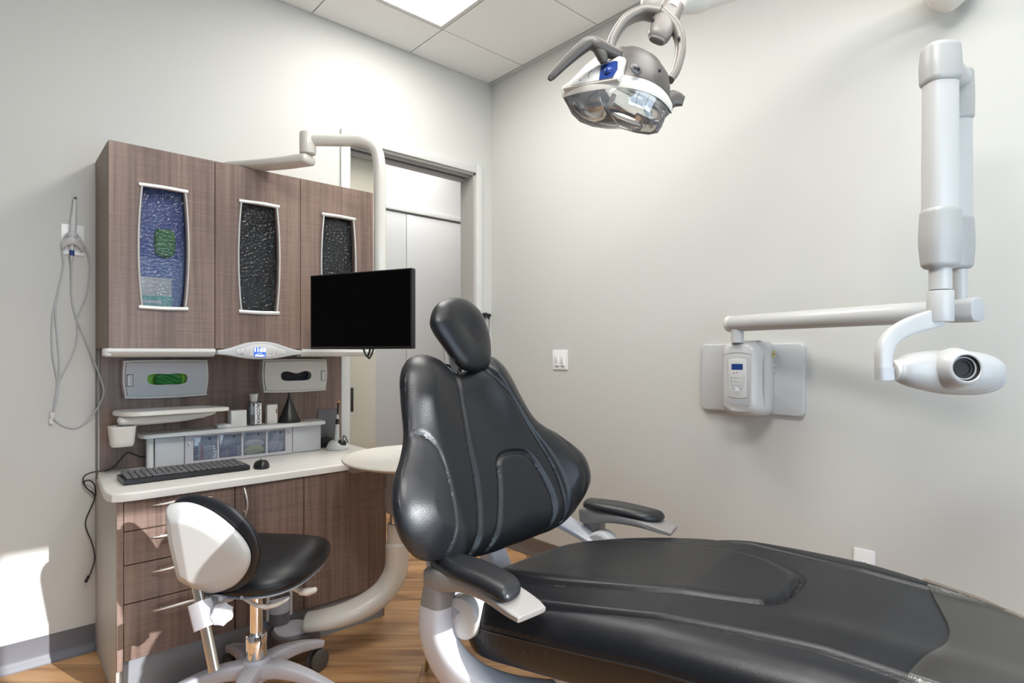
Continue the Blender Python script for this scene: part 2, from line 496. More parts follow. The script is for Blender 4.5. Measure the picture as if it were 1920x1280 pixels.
def ripple_pane(w, h, th, cx, y, zc, seed):
    """glass sheet whose room side is hammered into small waves"""
    rg = np.random.RandomState(seed)
    nx, nz = int(w / .0017), int(h / .0017)
    xs = np.linspace(-w / 2, w / 2, nx + 1); zs_ = np.linspace(-h / 2, h / 2, nz + 1)
    Xg, Zg = np.meshgrid(xs, zs_)
    f = np.zeros_like(Xg)
    for _ in range(60):
        k = 2 * PI / rg.uniform(.009, .020); a = rg.normal(PI / 2, .9)
        f += np.sin(k * (Xg * math.cos(a) + Zg * math.sin(a)) + rg.uniform(0, 2 * PI)) / k
    f *= .60 / 7
    verts = []; faces = []
    for i in range(nz + 1):
        for j in range(nx + 1): verts.append((cx + Xg[i, j], y - f[i, j], zc + Zg[i, j]))
    n1 = nx + 1
    for i in range(nz):
        for j in range(nx): faces.append((i * n1 + j, i * n1 + j + 1, (i + 1) * n1 + j + 1, (i + 1) * n1 + j))
    b = len(verts)
    ring = [j for j in range(n1)] + [i * n1 + nx for i in range(1, nz + 1)] + [nz * n1 + j for j in range(nx - 1, -1, -1)] + [i * n1 for i in range(nz - 1, 0, -1)]
    for v in ring: verts.append((verts[v][0], y + th, verts[v][2]))
    m = len(ring)
    for k in range(m): faces.append((ring[k], b + k, b + (k + 1) % m, ring[(k + 1) % m]))
    faces.append(tuple(b + k for k in range(m)))
    return from_py(verts, faces)

SUN_E = 7.0
SKY_E = 5.0
EXPO = 0.05
PANEL_W = 18.5
PANEL_K = 0.3

# ================================================================== the room
H = 3.056
XW, YB_ = -3.45, -4.25
TW = .13
# left wall (runs along X at Y=0) with the door opening
DX0, DX1, DZ = -1.03, -.14, 2.43
struct('wall_left', [box((XW - .1, 0, -.02), (DX0, TW, H + .1)), box((DX1, 0, -.02), (.1, TW, H + .1)), box((DX0, 0, DZ), (DX1, TW, H + .1))], M['wall'])
struct('wall_right', box((0, YB_ - .1, -.02), (.1, 0, H + .1)), M['wall'])
struct('wall_side', box((XW - .1, YB_, -.02), (XW, 0, H + .1)), M['reardark'])
WX0, WX1, WZ0, WZ1 = -3.1, -.87, .62, 2.206
VX1, VZ1 = -.40, 1.38
struct('wall_back', [box((XW - .1, YB_ - .1, -.02), (WX0, YB_, H + .1)), box((VX1, YB_ - .1, -.02), (.1, YB_, H + .1)), box((WX0, YB_ - .1, -.02), (VX1, YB_, WZ0)), box((WX0, YB_ - .1, WZ1), (VX1, YB_, H + .1)), box((WX1, YB_ - .1, VZ1), (VX1, YB_, WZ1))], M['reardark'])
w1 = struct('window_1', [box((-1.295, YB_ - .065, WZ0), (-1.265, YB_ - .035, WZ1)), box((-2.20, YB_ - .07, WZ0), (-2.16, YB_ - .03, WZ1)), box((WX0, YB_ - .07, WZ0), (WX1, YB_ - .03, WZ0 + .04))], M['casing'])
struct('floor', box((XW - .1, YB_ - .1, -.1), (1.6, 1.5, 0)), M['floor'])
# ceiling: backing, panels, wall angle
tiles = []
gx = [XW - .3] + [-.033 - .607 * k for k in range(6)][::-1]
gx = [-.026 - .607 * k for k in range(7)][::-1]
gy = [-.333 - .607 * k for k in range(7)][::-1] + [.0]
LIGHTS = {}
for i in range(len(gx) - 1):
    for j in range(len(gy) - 1):
        x0, x1, y0, y1 = gx[i], gx[i + 1], gy[j], gy[j + 1]
        x0 = max(x0, XW); y0 = max(y0, YB_)
        if x1 - x0 < .02 or y1 - y0 < .02: continue
        key = (i, j)
        if abs(x1 + .633) < .02 and -1.57 < y0 and y1 < -.3: continue
        if abs(x1 + 1.847) < .02 and -3.4 < y0 and y1 < -2.1: continue
        if abs(x1 + .633) < .02 and -3.4 < y0 and y1 < -2.1: continue
        tiles.append(box((x0 + .004, y0 + .004, H - .002), (x1 - .004, y1 - .004, H + .02)))
struct('ceiling', tiles + [box((XW - .1, YB_ - .1, H + .1), (.1, TW, H + .14))], M['ceil'])
bars = []
for x in gx[1:]: bars.append(box((x - .010, YB_, H + .002), (x + .010, 0, H + .03)))
for y in gy[1:-1]: bars.append(box((XW, y - .010, H + .003), (0, y + .010, H + .03)))
struct('trim_1', bars, M['gap'])
struct('trim_2', [box((-.022, YB_, H - .004), (0, 0, H + .03)), box((XW, -.006, H - .001), (-.022, 0, H + .03))], M['grid'])

def ceiling_light(x0, x1, y0, y1, label, k=1):
    t = thing('ceiling_light', label, 'ceiling light', ((x0 + x1) / 2, (y0 + y1) / 2, H - .004), group=None)
    f = .022
    obj('frame', holed([(x0, y0), (x1, y0), (x1, y1), (x0, y1)], [[(x0 + f, y0 + f), (x1 - f, y0 + f), (x1 - f, y1 - f), (x0 + f, y1 - f)]], .05, Matrix.Translation((0, 0, H - .004))), M['white'], t)
    obj('diffuser', box((x0 + f, y0 + f, H + .004), (x1 - f, y1 - f, H + .012)), M['lit'], t)
    l = bpy.data.lights.new('panel_light', 'AREA'); l.shape = 'RECTANGLE'
    l.size = x1 - x0 - .06; l.size_y = y1 - y0 - .06; l.energy = PANEL_W * k; l.color = (1, .978, .938)
    lo = bpy.data.objects.new('panel_light', l); COL.objects.link(lo); lo.location = ((x0 + x1) / 2, (y0 + y1) / 2, H - .006)
    return t
ceiling_light(-1.24 + .004, -.633 - .004, -1.547 + .004, -.333 - .004, 'lit white ceiling panel light beside the wall corner above the cabinets')
ceiling_light(-2.454 + .004, -1.847 - .004, -3.368 + .004, -2.154 - .004, 'added unseen ceiling panel light nearer the window wall, brightens the left wall', 2.3)  # unseen panel added as fill for the left wall

ceiling_light(-1.24 + .004, -.633 - .004, -3.368 + .004, -2.154 - .004, 'added unseen ceiling panel light above the foot end, brightens the right wall', PANEL_K)  # another unseen panel, added to even out the right wall

# baseboards with a cove lip
def baseboard(name, a, b, nrm, mat, lip):
    a, b, nrm = V(a), V(b), V(nrm)
    prof = [(0, 0), (.022, 0), (.020, .012), (.010, .024), (.006, .04), (.005, .108), (0, .11)]
    verts = []
    for p in (a, b):
        for d, z in prof: verts.append(tuple(p + nrm * (d + .0005) + V((0, 0, z + .0005))))
    n = len(prof)
    faces = [(k, (k + 1) % n, n + (k + 1) % n, n + k) for k in range(n)] + [tuple(range(n)), tuple(range(2 * n - 1, n - 1, -1))]
    bm = from_py(verts, faces); bmesh.ops.recalc_face_normals(bm, faces=bm.faces)
    struct(name, bm, mat)
baseboard('baseboard_left', (XW, 0, 0), (-2.183, 0, 0), (0, -1, 0), M['base'], 1)
baseboard('baseboard_corner', (DX1 + .052, 0, 0), (-.022, 0, 0), (0, -1, 0), M['basedark'], 1)
baseboard('baseboard_right', (0, 0, 0), (0, YB_, 0), (-1, 0, 0), M['basedark'], 1)
baseboard('baseboard_side', (XW, YB_, 0), (XW, 0, 0), (1, 0, 0), M['base'], 1)
baseboard('baseboard_back', (XW, YB_, 0), (0, YB_, 0), (0, 1, 0), M['base'], 1)

# doorway: casing, jambs, sliding track, sliding leaf, far closet wall
cz = DZ + .055
struct('door_1', [
    box((DX0 - .05, -.018, 0), (DX0, 0, cz), .003), box((DX1, -.018, 0), (DX1 + .05, 0, cz), .003), box((DX0, -.018, DZ), (DX1, 0, cz), .003)], M['casing'])
struct('trim_3', [box((DX1 - .012, 0, 0), (DX1, TW + .01, DZ)), box((DX0, 0, 0), (DX0 + .012, .03, DZ)),
    box((DX0, .0, DZ - .012), (DX1, .028, DZ)), box((DX0, .040, DZ - .02), (DX1, .052, DZ)), box((DX0, .105, DZ - .03), (DX1, TW + .01, DZ)), box((DX0, .052, DZ - .005), (DX1, .105, DZ))], M['jamb'])
struct('trim_4', [box((DX0, .028, DZ - .008), (DX1, .040, DZ - .002)), box((DX0, .052, DZ - .012), (DX1, .07, DZ - .005)), box((DX0, .085, DZ - .012), (DX1, .105, DZ - .005))], M['dgrey'])
d2 = struct('door_2', box((-1.35, .150, .004), (-.781, .190, DZ + .06), .002), M['leaf'])
obj('pull_handle', [box((-.958, .112, .915), (-.943, .127, 1.054), .002), box((-.952, .123, .93), (-.945, .150, .945)), box((-.952, .123, 1.025), (-.945, .150, 1.04)), box((-.980, .142, .925), (-.962, .1495, 1.044))], M['black'], d2)
# hall behind
struct('wall_hall', [box((-1.5, 1.24, -.02), (1.5, 1.34, H)), box((-1.5, TW, -.02), (-1.4, 1.24, H)), box((1.4, TW, -.02), (1.5, 1.24, H)), box((.1, TW - .02, -.02), (1.5, TW, H))], M['panel'])
struct('ceiling_hall', box((-1.5, TW, H), (1.5, 1.34, H + .1)), M['ceil'])
d3 = struct('door_3', [box((.088, 1.205, .01), (1.2, 1.24, 2.415), .002), box((-1.38, 1.205, .01), (.082, 1.24, 2.415), .002)], M['panel'])
struct('trim_5', box((-1.4, 1.19, 2.43), (1.4, 1.24, 2.475), .003), M['white'])
obj('hinge', box((.078, 1.196, 1.00), (.092, 1.206, 1.16), .003), M['grey'], d3)
l = bpy.data.lights.new('hall_fill', 'AREA'); l.shape = 'RECTANGLE'; l.size = .6; l.size_y = .9; l.energy = 19; l.color = (1, .99, .97)  # unseen lamp added so the hall looks lit
lo = bpy.data.objects.new('hall_fill', l); COL.objects.link(lo); lo.location = (.1, .62, H - .02)

# small things on the walls
def screw(x, y, z, n): return ellipsoid((x, y, z), (.003, .003, .003), 10, 6)
t = thing('light_switch', 'white double light switch plate on the right-hand wall beside the headrest', 'light switch', (-.001, -.636, 1.156))
obj('plate', prism(rrect(.118, .117, .006), .006, RWALL(-.0005, -.636, 1.2145), .002), M['plate'], t)
for dy in (-.024, .020):
    mt = RWALL(-.006, -.636 - dy - .004, 1.212)
    k = obj('rocker', prism(rrect(.03, .068, .004), .005, mt, .002), M['plate'], t)
    obj('slider', prism(rrect(.012, .03, .003), .004, RWALL(-.0105, -.636 - dy - .004, 1.216), .001), M['white'], k)
    obj('slot', prism(rrect(.024, .004, .0015), .001, RWALL(-.0062, -.636 - dy - .004, 1.174)), M['grey'], t)
t = thing('wall_outlet', 'white single wall outlet low on the right-hand wall above the seat edge', 'outlet', (-.001, -2.247, .378))
obj('plate', prism(rrect(.074, .117, .005), .006, RWALL(-.0005, -2.2475, .4365), .002), M['plate'], t)
obj('receptacle', prism([(.017 * math.cos(a), .6 * .017 + .8 * .017 * math.sin(a) * 1.0 - .010) for a in np.linspace(0, 2 * PI, 28, endpoint=False)], .003, RWALL(-.0065, -2.2475, .4365), .001), M['plate'], t)
obj('slots', [prism(rrect(.003, .009, .001), .0008, RWALL(-.0095, -2.241, .444)), prism(rrect(.003, .011, .001), .0008, RWALL(-.0095, -2.254, .444)), prism(rrect(.006, .003, .001), .0008, RWALL(-.0095, -2.2395, .444)), prism(rrect(.006, .007, .0028), .0008, RWALL(-.0095, -2.2475, .429))], M['ink'], t)
# cable grip on the door side strip
t = thing('cable_clip', 'small black and clear clip with two hanging cords beside the door frame', 'clip', (-.057, -.001, 1.455))
obj('clip_plate', box((-.092, -.006, 1.487), (-.022, -.0005, 1.522), .002), M['clear'], t)
obj('roller', [cyl((-.068, -.03, 1.510), (-.068, -.006, 1.510), .012), cyl((-.034, -.028, 1.506), (-.034, -.006, 1.506), .010), cyl((-.068, -.018, 1.488), (-.068, -.018, 1.51), .006), cyl((-.034, -.018, 1.482), (-.034, -.018, 1.506), .006)], M['black'], t)
obj('cord', tube([(-.068, -.018, 1.49), (-.068, -.016, 1.40), (-.066, -.016, 1.2)], .0022, 8), M['dgrey'], t)
obj('cord', tube([(-.034, -.018, 1.485), (-.034, -.016, 1.38), (-.036, -.016, 1.2)], .0022, 8), M['dgrey'], t)

# camera handpiece in its wall holder, with the long white cable
t = thing('handpiece_holder', 'white wall plate with cradle left of the cabinet', 'holder', (-2.259, -.001, 1.657))
obj('plate', prism(rrect(.079, .126, .005), .006, FRONT(-2.259, -.0005, 1.7205), .002), M['plate'], t)
obj('cradle', sweep([(-2.292, -.014, 1.685), (-2.288, -.03, 1.70), (-2.262, -.046, 1.712), (-2.236, -.03, 1.70), (-2.226, -.014, 1.685)], [(.007, .014)] * 5, n=14, up=(0, 0, 1)), M['white'], t)
obj('cradle_ring', sweep([(-2.278, -.010, 1.735), (-2.276, -.034, 1.735), (-2.262, -.046, 1.735), (-2.248, -.034, 1.735), (-2.246, -.010, 1.735)], [(.004, .010)] * 5, n=10, up=(0, 0, 1)), M['white'], t)
t = thing('intraoral_camera', 'slim white handpiece with blue collar hanging upright in the wall cradle', 'dental camera', (-2.263, -.03, 1.64))
obj('handle', sweep([(-2.263, -.026, 1.672), (-2.263, -.026, 1.69), (-2.261, -.026, 1.73), (-2.259, -.026, 1.78), (-2.256, -.026, 1.83), (-2.2535, -.026, 1.875), (-2.2525, -.028, 1.895)], [.007, .0095, .0115, .012, .0085, .0060, .0065], n=18, roundcap=.6), M['white'], t)
obj('lens', cyl((-2.2525, -.036, 1.889), (-2.2525, -.0335, 1.889), .0042), M['ink'], t)
obj('collar', cyl((-2.2635, -.026, 1.652), (-2.2632, -.026, 1.674), .0085, bev=.001), M['blue'], t)
obj('strain_relief', cyl((-2.2645, -.026, 1.625), (-2.2637, -.026, 1.652), .0035, .0065), M['lgrey'], t)
c = obj('cable', tube([(-2.2645, -.024, 1.63), (-2.264, -.012, 1.56), (-2.262, -.008, 1.476), (-2.248, -.008, 1.40), (-2.208, -.008, 1.278), (-2.187, -.03, 1.211), (-2.170, -.05, 1.15), (-2.158, -.05, 1.086), (-2.180, -.04, 1.02), (-2.215, -.012, .965), (-2.245, -.008, .944), (-2.275, -.008, .948), (-2.305, -.008, .968), (-2.321, -.008, 1.005), (-2.306, -.008, 1.125), (-2.262, -.009, 1.24), (-2.244, -.011, 1.32), (-2.243, -.009, 1.40), (-2.215, -.008, 1.49), (-2.202, -.008, 1.60), (-2.209, -.014, 1.67), (-2.232, -.035, 1.715), (-2.25, -.042, 1.742), (-2.275, -.042, 1.742), (-2.290, -.030, 1.72), (-2.295, -.012, 1.68), (-2.290, -.008, 1.61), (-2.305, -.008, 1.52), (-2.316, -.008, 1.44), (-2.312, -.008, 1.35), (-2.304, -.008, 1.22), (-2.306, -.010, 1.12), (-2.318, -.012, 1.03), (-2.323, -.010, 1.00)], .0028, 8, per=7), M['lgrey'], t)
obj('second_loop', tube([(-2.306, -.010, 1.50), (-2.322, -.010, 1.42), (-2.327, -.010, 1.33), (-2.323, -.010, 1.23), (-2.310, -.012, 1.14), (-2.316, -.013, 1.06)], .0028, 8), M['lgrey'], t)
obj('usb_plug', [box((-2.334, -.017, .985), (-2.318, -.008, 1.012), .002), box((-2.336, -.016, .967), (-2.324, -.010, .986))], M['offw'], t)

# ================================================================== cabinets on the left wall
X0, X1, XA, XB = -2.181, -1.070, -1.808, -1.443
ZC0, ZC1 = 1.272, 2.06
YF = -.352
cab = thing('upper_cabinet', 'walnut wall cabinet with three doors and curved glass panes', 'cabinet', ((X0 + X1) / 2, -.17, ZC0))
obj('body', [box((X0, YF + .02, ZC0), (X0 + .018, -.001, ZC1)), box((X1 - .018, YF + .02, ZC0), (X1, -.001, ZC1)),
    box((XA - .009, YF + .02, ZC0 + .018), (XA + .009, -.012, ZC1 - .018)), box((XB - .009, YF + .02, ZC0 + .018), (XB + .009, -.012, ZC1 - .018)),
    box((X0 + .018, YF + .02, ZC1 - .018), (X1 - .018, -.001, ZC1)), box((X0 + .018, YF + .02, ZC0), (X1 - .018, -.001, ZC0 + .018)), box((X0 + .018, -.012, ZC0 + .018), (X1 - .018, -.001, ZC1 - .018))], M['woodside'], cab)
obj('shade_lining', [box((X0 + .02, -.014, ZC0 + .02), (X1 - .02, -.0125, ZC1 - .02))] + [box((a + .0095 + (.0095 if a == X0 else 0), YF + .022, ZC0 + .019), (a + .011 + (.0095 if a == X0 else 0), -.015, ZC1 - .019)) for a in (X0, XA, XB)] + [box((b - .011 - (.0095 if b == X1 else 0), YF + .022, ZC0 + .019), (b - .0095 - (.0095 if b == X1 else 0), -.015, ZC1 - .019)) for b in (XA, XB, X1)] + [box((X0 + .03, YF + .022, ZC0 + .0185), (X1 - .03, -.015, ZC0 + .020)), box((X0 + .03, YF + .022, ZC1 - .020), (X1 - .03, -.015, ZC1 - .0185))], M['carc'], cab)  # dark sheets put in so the cabinet inside looks shaded
def window_poly(cx, zc, half_end, half_mid, hz, n=14):
    s = []
    for k in range(n + 1):
        t = -1 + 2 * k / n; s.append((half_mid - (half_mid - half_end) * t * t, t * hz))
    return [(x, y) for x, y in s] + [(-x, y) for x, y in s[::-1]]
for a, b, nm in ((X0, XA, 'blue bins show through its glass'), (XA, XB, ''), (XB, X1, '')):
    cx = (a + b) / 2 - (.0 if nm else .003); w = b - a; zc = 1.671
    if a == X0: cx = -1.997
    if a == XA: cx = -1.628
    if a == XB: cx = -1.256
    outer = [(a + .0015 - cx, ZC0 - zc), (b - .0015 - cx, ZC0 - zc), (b - .0015 - cx, ZC1 - zc), (a + .0015 - cx, ZC1 - zc)]
    hz = .235; wp = window_poly(0, 0, .070, .082, hz)
    d = obj('door', holed(outer, [wp], .019, FRONT(cx, YF + .019, zc)), M['wood'], cab)
    obj('glass_pane', ripple_pane(.176, .482, .006, cx, YF + .0205, zc, int(-cx * 100)), M['glass'], d, angle=60)
    fr = []
    for s in (1, -1):
        pts = [V((cx + s * (.0785 + .0095 - .012 * t * t), YF - .003, zc + t * hz)) for t in np.linspace(-1, 1, 9)]
        fr.append(sweep(pts, (.0045, .006), n=12, up=(0, 1, 0), per=3))
    for zz, s in ((hz + .004, 1), (-hz - .004, -1)):
        fr.append(sweep([V((cx - .086, YF - .004, zc + zz)), V((cx, YF - .006, zc + zz + .002 * s)), V((cx + .086, YF - .004, zc + zz))], (.008, .007), n=14, ex=2.6, up=(0, 1, 0)))
    obj('pane_frame', fr, M['alum'], d)
# valance with under-cabinet lamps and the clock display
def valance(xa, xb, end):
    prof = [(YF + .05, ZC0 - .001), (YF - .008, ZC0 - .001), (YF - .016, ZC0 - .004), (YF - .018, ZC0 - .014), (YF - .010, ZC0 - .026), (YF + .01, ZC0 - .034), (YF + .05, ZC0 - .036)]
    verts = [(x, y, z) for x in (xa, xb) for y, z in prof]; n = len(prof)
    faces = [(k, (k + 1) % n, n + (k + 1) % n, n + k) for k in range(n)] + [tuple(range(n)), tuple(range(2 * n - 1, n - 1, -1))]
    bm = from_py(verts, faces); bmesh.ops.recalc_face_normals(bm, faces=bm.faces); return bm
obj('light_valance', [valance(X0 - .004, XA - .002, 0), cyl((X0 - .002, YF + .004, ZC0 - .003), (X0 - .002, YF + .004, ZC0 - .032), .018, bev=.005)], M['white'], cab)
obj('light_valance', valance(XB + .002, X1, 0), M['white'], cab)
obj('under_panel', box((X0 + .02, YF + .05, ZC0 - .012), (X1 - .02, -.02, ZC0)), M['woodside'], cab)
for x, y in ((-2.09, -.25), (-1.90, -.24), (-1.30, -.25)):
    obj('lamp_lens', ellipsoid((x, y, ZC0 - .014), (.05, .05, .02), 24, 12), M['offw'], cab)
disp = []
N = 28
top = [(-.180 + .36 * k / N, 0) for k in range(N + 1)]
def lens_z(u): return 1.256 + (.0405 * math.exp(-(abs(u) / .118) ** 2.6) + .006)
def lens_b(u): return 1.256 - (.0225 * math.exp(-(abs(u) / .125) ** 2.6) + .008)
poly = [(x, lens_z(x) - 1.256) for x, _ in top] + [(x, lens_b(x) - 1.256) for x, _ in top[::-1]]
DC = -1.6265
con = obj('control_display', prism(poly, .03, FRONT(DC, YF + .0, 1.256), .006, 3), M['lgrey'], cab)
inner = [(x * .62, (lens_z(x) - 1.256) * .72) for x, _ in top if abs(x) < .172] + [(x * .62, (lens_b(x) - 1.256) * .80) for x, _ in top[::-1] if abs(x) < .172]
pan = obj('button_panel', prism(inner, .003, FRONT(DC - .002, YF - .030, 1.258), .001), M['white'], con)
YD = YF - .0333
obj('lcd', box((DC - .0345, YD - .0006, 1.235), (DC + .0155, YD, 1.2765)), M['lcd'], con)
obj('clock_digits', text_bm('11:03', .023, FRONT(DC - .0095, YD - .0010, 1.2655), bold=.0009), M['lcdtxt'], con)
obj('lcd_words', [text_bm('iChoice', .0125, FRONT(DC - .0095, YD - .0010, 1.2415), bold=.0005), box((DC - .02, YD - .0012, 1.2505), (DC + .001, YD - .0008, 1.2515))], M['lcdtxt'], con)
for ch, dx in (('A', -.090), ('B', -.070), ('C', -.050)): obj('key_symbol', text_bm(ch, .009, FRONT(DC + dx, YD - .0004, 1.2655), .0003), M['inkgrey'], con)
for w_, h_, dx in ((.003, .003, .032), (.006, .002, .050), (.002, .006, .070)): obj('key_symbol', prism(rrect(w_, h_, .0008), .0004, FRONT(DC + dx, YD, 1.2655)), M['inkgrey'], con)
for w_, h_, dx in ((.014, .006, -.083), (.013, .003, -.060), (.016, .003, .038), (.006, .005, .060)): obj('key_symbol', prism(rrect(w_, h_, h_ * .3), .0004, FRONT(DC + dx, YD, 1.249)), M['inkgrey'], con)
for a_, b_ in ((-.105, -.040), (.020, .085)): obj('divider_line', box((DC + a_, YD - .0003, 1.2572), (DC + b_, YD, 1.2578)), M['inkgrey'], con)

# things behind the first pane
o = obj('storage_bin', [box((-2.115, -.300, ZC0 + .021), (-1.865, -.275, 1.96), .004), box((-2.115, -.275, ZC0 + .021), (-2.110, -.13, 1.96)), box((-1.870, -.275, ZC0 + .021), (-1.865, -.13, 1.96)), box((-2.11, -.275, ZC0 + .021), (-1.87, -.13, ZC0 + .028))], M['binblue'])
tag(o, 'deep blue tall bin behind the first rippled glass pane of the cabinet', 'bin')
bx = thing('product_carton', 'white and teal carton low behind the first rippled glass pane', 'box', (-2.02, -.312, ZC0 + .019))
obj('carton', box((-2.085, -.3200, ZC0 + .021), (-1.962, -.302, 1.555), .002), M['white'], bx)
obj('teal_band', box((-2.084, -.3212, 1.437), (-1.963, -.3202, 1.482)), M['teal'], bx)
obj('pale_stripe', box((-2.075, -.3217, 1.452), (-2.0, -.3213, 1.462)), M['white'], bx)
bx = obj('small_bag', pillow([(-.03, -.05), (.03, -.05), (.035, .04), (0, .055), (-.035, .04)], flat(FRONT(-1.985, -.312, 1.70)), .008, .008, .02, .02, rings=8, n=40), M['green'])
tag(bx, 'green and white bag behind the upper half of the first glass pane', 'bag')

# splash panel between the cabinets
o = obj('splash_panel', [box((-2.166, -.016, .757), (-1.074, -.0005, ZC0 - .001))], M['wood'])
tag(o, 'walnut panel on the wall between the wall cabinet and the worktop', 'panel')
o = obj('wall_rail', [box((-2.181, -.014, .33), (-2.1745, -.0005, 1.27))], M['strip']); tag(o, 'thin dark rail on the wall at the left edge of the splash panel', 'rail')

# base cabinet
YFB = -.548
bc = thing('base_cabinet', 'walnut base cabinet with four drawers and a door under the worktop', 'cabinet', (-1.64, -.27, 0))
obj('side_panel', box((-2.181, -.530, .0005), (-2.162, -.0005, .7225)), M['side'], bc)
obj('carcass', box((-2.161, -.525, .05), (-1.125, -.004, .7225)), M['carc'], bc)
obj('end_panel', box((-1.124, -.530, .0005), (-1.107, -.004, .7225)), M['wood'], bc)
obj('toe_kick', box((-2.161, -.535, .0005), (-1.1245, -.527, .146)), M['toe'], bc)
obj('stile', box((-2.181, YFB, .12), (-2.162, -.531, .7225)), M['wood'], bc)
def handle_h(cx, z, y):
    return sweep([V((cx - .10, y - .012, z)), V((cx - .07, y - .022, z + .002)), V((cx, y - .030, z + .006)), V((cx + .07, y - .022, z + .002)), V((cx + .10, y - .012, z))], [(.0015, .002), (.004, .004), (.006, .0035), (.004, .004), (.0015, .002)], n=12, up=(0, 1, 0))
zs = [.7215, .613, .492, .353, .148]
for k in range(4):
    d = obj('drawer', box((-2.160, YFB, zs[k + 1] + .0015), (-1.7875, YFB + .018, zs[k] - .0015), .0015, 1), M['wood'], bc)
    hz_ = [.696, .579, .454, .312][k]
    obj('handle', [handle_h(-1.973, hz_, YFB), cyl((-2.045, YFB - .014, hz_), (-2.045, YFB - .0005, hz_), .004), cyl((-1.90, YFB - .014, hz_), (-1.90, YFB - .0005, hz_), .004)], M['alum'], d)
d = obj('door', box((-1.7845, YFB, .2835), (-1.5085, YFB + .018, .7200), .0015, 1), M['wood'], bc)
obj('handle', [sweep([V((-1.755, YFB - .010, .713)), V((-1.752, YFB - .020, .69)), V((-1.748, YFB - .028, .65)), V((-1.750, YFB - .020, .615)), V((-1.752, YFB - .010, .592))], [(.002, .0015), (.004, .004), (.0035, .006), (.004, .004), (.002, .0015)], n=12, up=(0, 1, 0)), cyl((-1.752, YFB - .016, .69), (-1.752, YFB - .0005, .69), .004), cyl((-1.751, YFB - .016, .615), (-1.751, YFB - .0005, .615), .004)], M['alum'], d)
obj('lower_panel', box((-1.7845, YFB, .148), (-1.5085, YFB + .018, .2800), .0015, 1), M['wood'], bc)
obj('fixed_panel', box((-1.5055, YFB, .148), (-1.1075, YFB + .018, .7200), .0015, 1), M['wood'], bc)

# worktop
ct = [(-2.168, -.0005), (-2.185, -.10), (-2.197, -.28), (-2.207, -.44), (-2.206, -.50), (-2.195, -.54), (-2.165, -.558), (-2.12, -.562), (-1.70, -.562), (-1.30, -.556), (-1.12, -.548), (-1.06, -.53), (-1.038, -.49), (-1.035, -.40), (-1.035, -.0005)]
o = obj('worktop', prism(ct, .030, Matrix.Translation((0, 0, .7235)), .007, 3), M['counter']); tag(o, 'white worktop with rounded front corners on the base cabinet', 'worktop')
ZT = .754

# glove dispensers
def dispenser(cx, lab, latch, kind, w=.333):
    t = thing('glove_dispenser', lab, 'dispenser', (cx, -.05, 1.055))
    zc = 1.1375
    def outl(k): return [(-.5 * w * k + .004, .074 * k), (-.45 * w * k, .0825 * k), (0, .0845 * k), (.45 * w * k, .0825 * k), (.5 * w * k - .004, .074 * k), (.5 * w * k, .0), (.5 * w * k - .008, -.068 * k), (.45 * w * k, -.0785 * k), (0, -.083 * k), (-.45 * w * k, -.0785 * k), (-.5 * w * k + .008, -.068 * k), (-.5 * w * k, 0)]
    ol = [tuple(p) for p in catmull(outl(1), 5, True)]
    slot = [tuple(p) for p in catmull([(-.072, .018), (-.045, .024), (0, .0215 if kind == 'g' else .013), (.045, .024), (.072, .018), (.078, 0), (.070, -.018), (.045, -.024), (0, -.024), (-.045, -.024), (-.070, -.018), (-.078, 0)], 5, True)]
    body = holed(ol, [[(x * 1.06, y * 1.1) for x, y in slot]], .055, FRONT(cx, -.0165, zc))
    b = obj('bezel', body, M['offw'], t)
    il = [(x * .945, y * .875) for x, y in ol]
    sx = -1 if latch == 'l' else 1
    lid = obj('lid', holed(il, [slot], .006, FRONT(cx, -.0722, zc)), M['lgrey'] if kind == 'g' else M['offw'], t)
    obj('seam', holed([(x * .955, y * .895) for x, y in ol], [[(x * .944, y * .874) for x, y in ol]], .001, FRONT(cx, -.0718, zc)), M['dgrey'], t)
    lx = sx * (.5 * w * .945 - .016)
    obj('latch', [prism(rrect(.020, .048, .003), .004, FRONT(cx + lx, -.0783, zc - .002), .001)], M['white'], lid)
    obj('latch_gap', prism(rrect(.024, .052, .003), .0006, FRONT(cx + lx, -.0782, zc - .002)), M['ink'], lid)
    bm = box((cx - .09, -.030, zc - .04), (cx + .09, -.0175, zc + .04))
    obj('carton_back', bm, M['lime'] if kind == 'g' else M['carc'], t)
    return t, zc
t, zc = dispenser(-1.9275, 'grey box dispenser with green gloves showing, left one on the walnut panel', 'l', 'g')
o = obj('glove', pillow([(-.055, 0), (-.04, .022), (0, .026), (.04, .024), (.056, 0), (.045, -.024), (0, -.028), (-.045, -.024)], flat(FRONT(-1.923, -.062, zc - .001)), .012, .01, .02, .02, rings=20, n=60, bulge=lambda Q: .006 * np.sin(Q[:, 0] * 90 + Q[:, 1] * 160)), M['green'])
tag(o, 'dark green glove bunched in the slot of the left dispenser', 'glove')
t2, zc = dispenser(-1.3525, 'beige box dispenser with a dark open slot, right one on the walnut panel', 'r', 'd')
obj('carton_strip', sweep([V((-1.425, -.05, 1.125)), V((-1.40, -.052, 1.114)), V((-1.352, -.054, 1.112)), V((-1.305, -.052, 1.116)), V((-1.282, -.05, 1.135))], (.002, .006), n=8, up=(0, 1, 0)), M['deepblue'], t2)
obj('carton_edge', sweep([V((-1.428, -.052, 1.145)), V((-1.424, -.054, 1.125)), V((-1.410, -.054, 1.115))], (.002, .004), n=8, up=(0, 1, 0)), M['green'], t2)

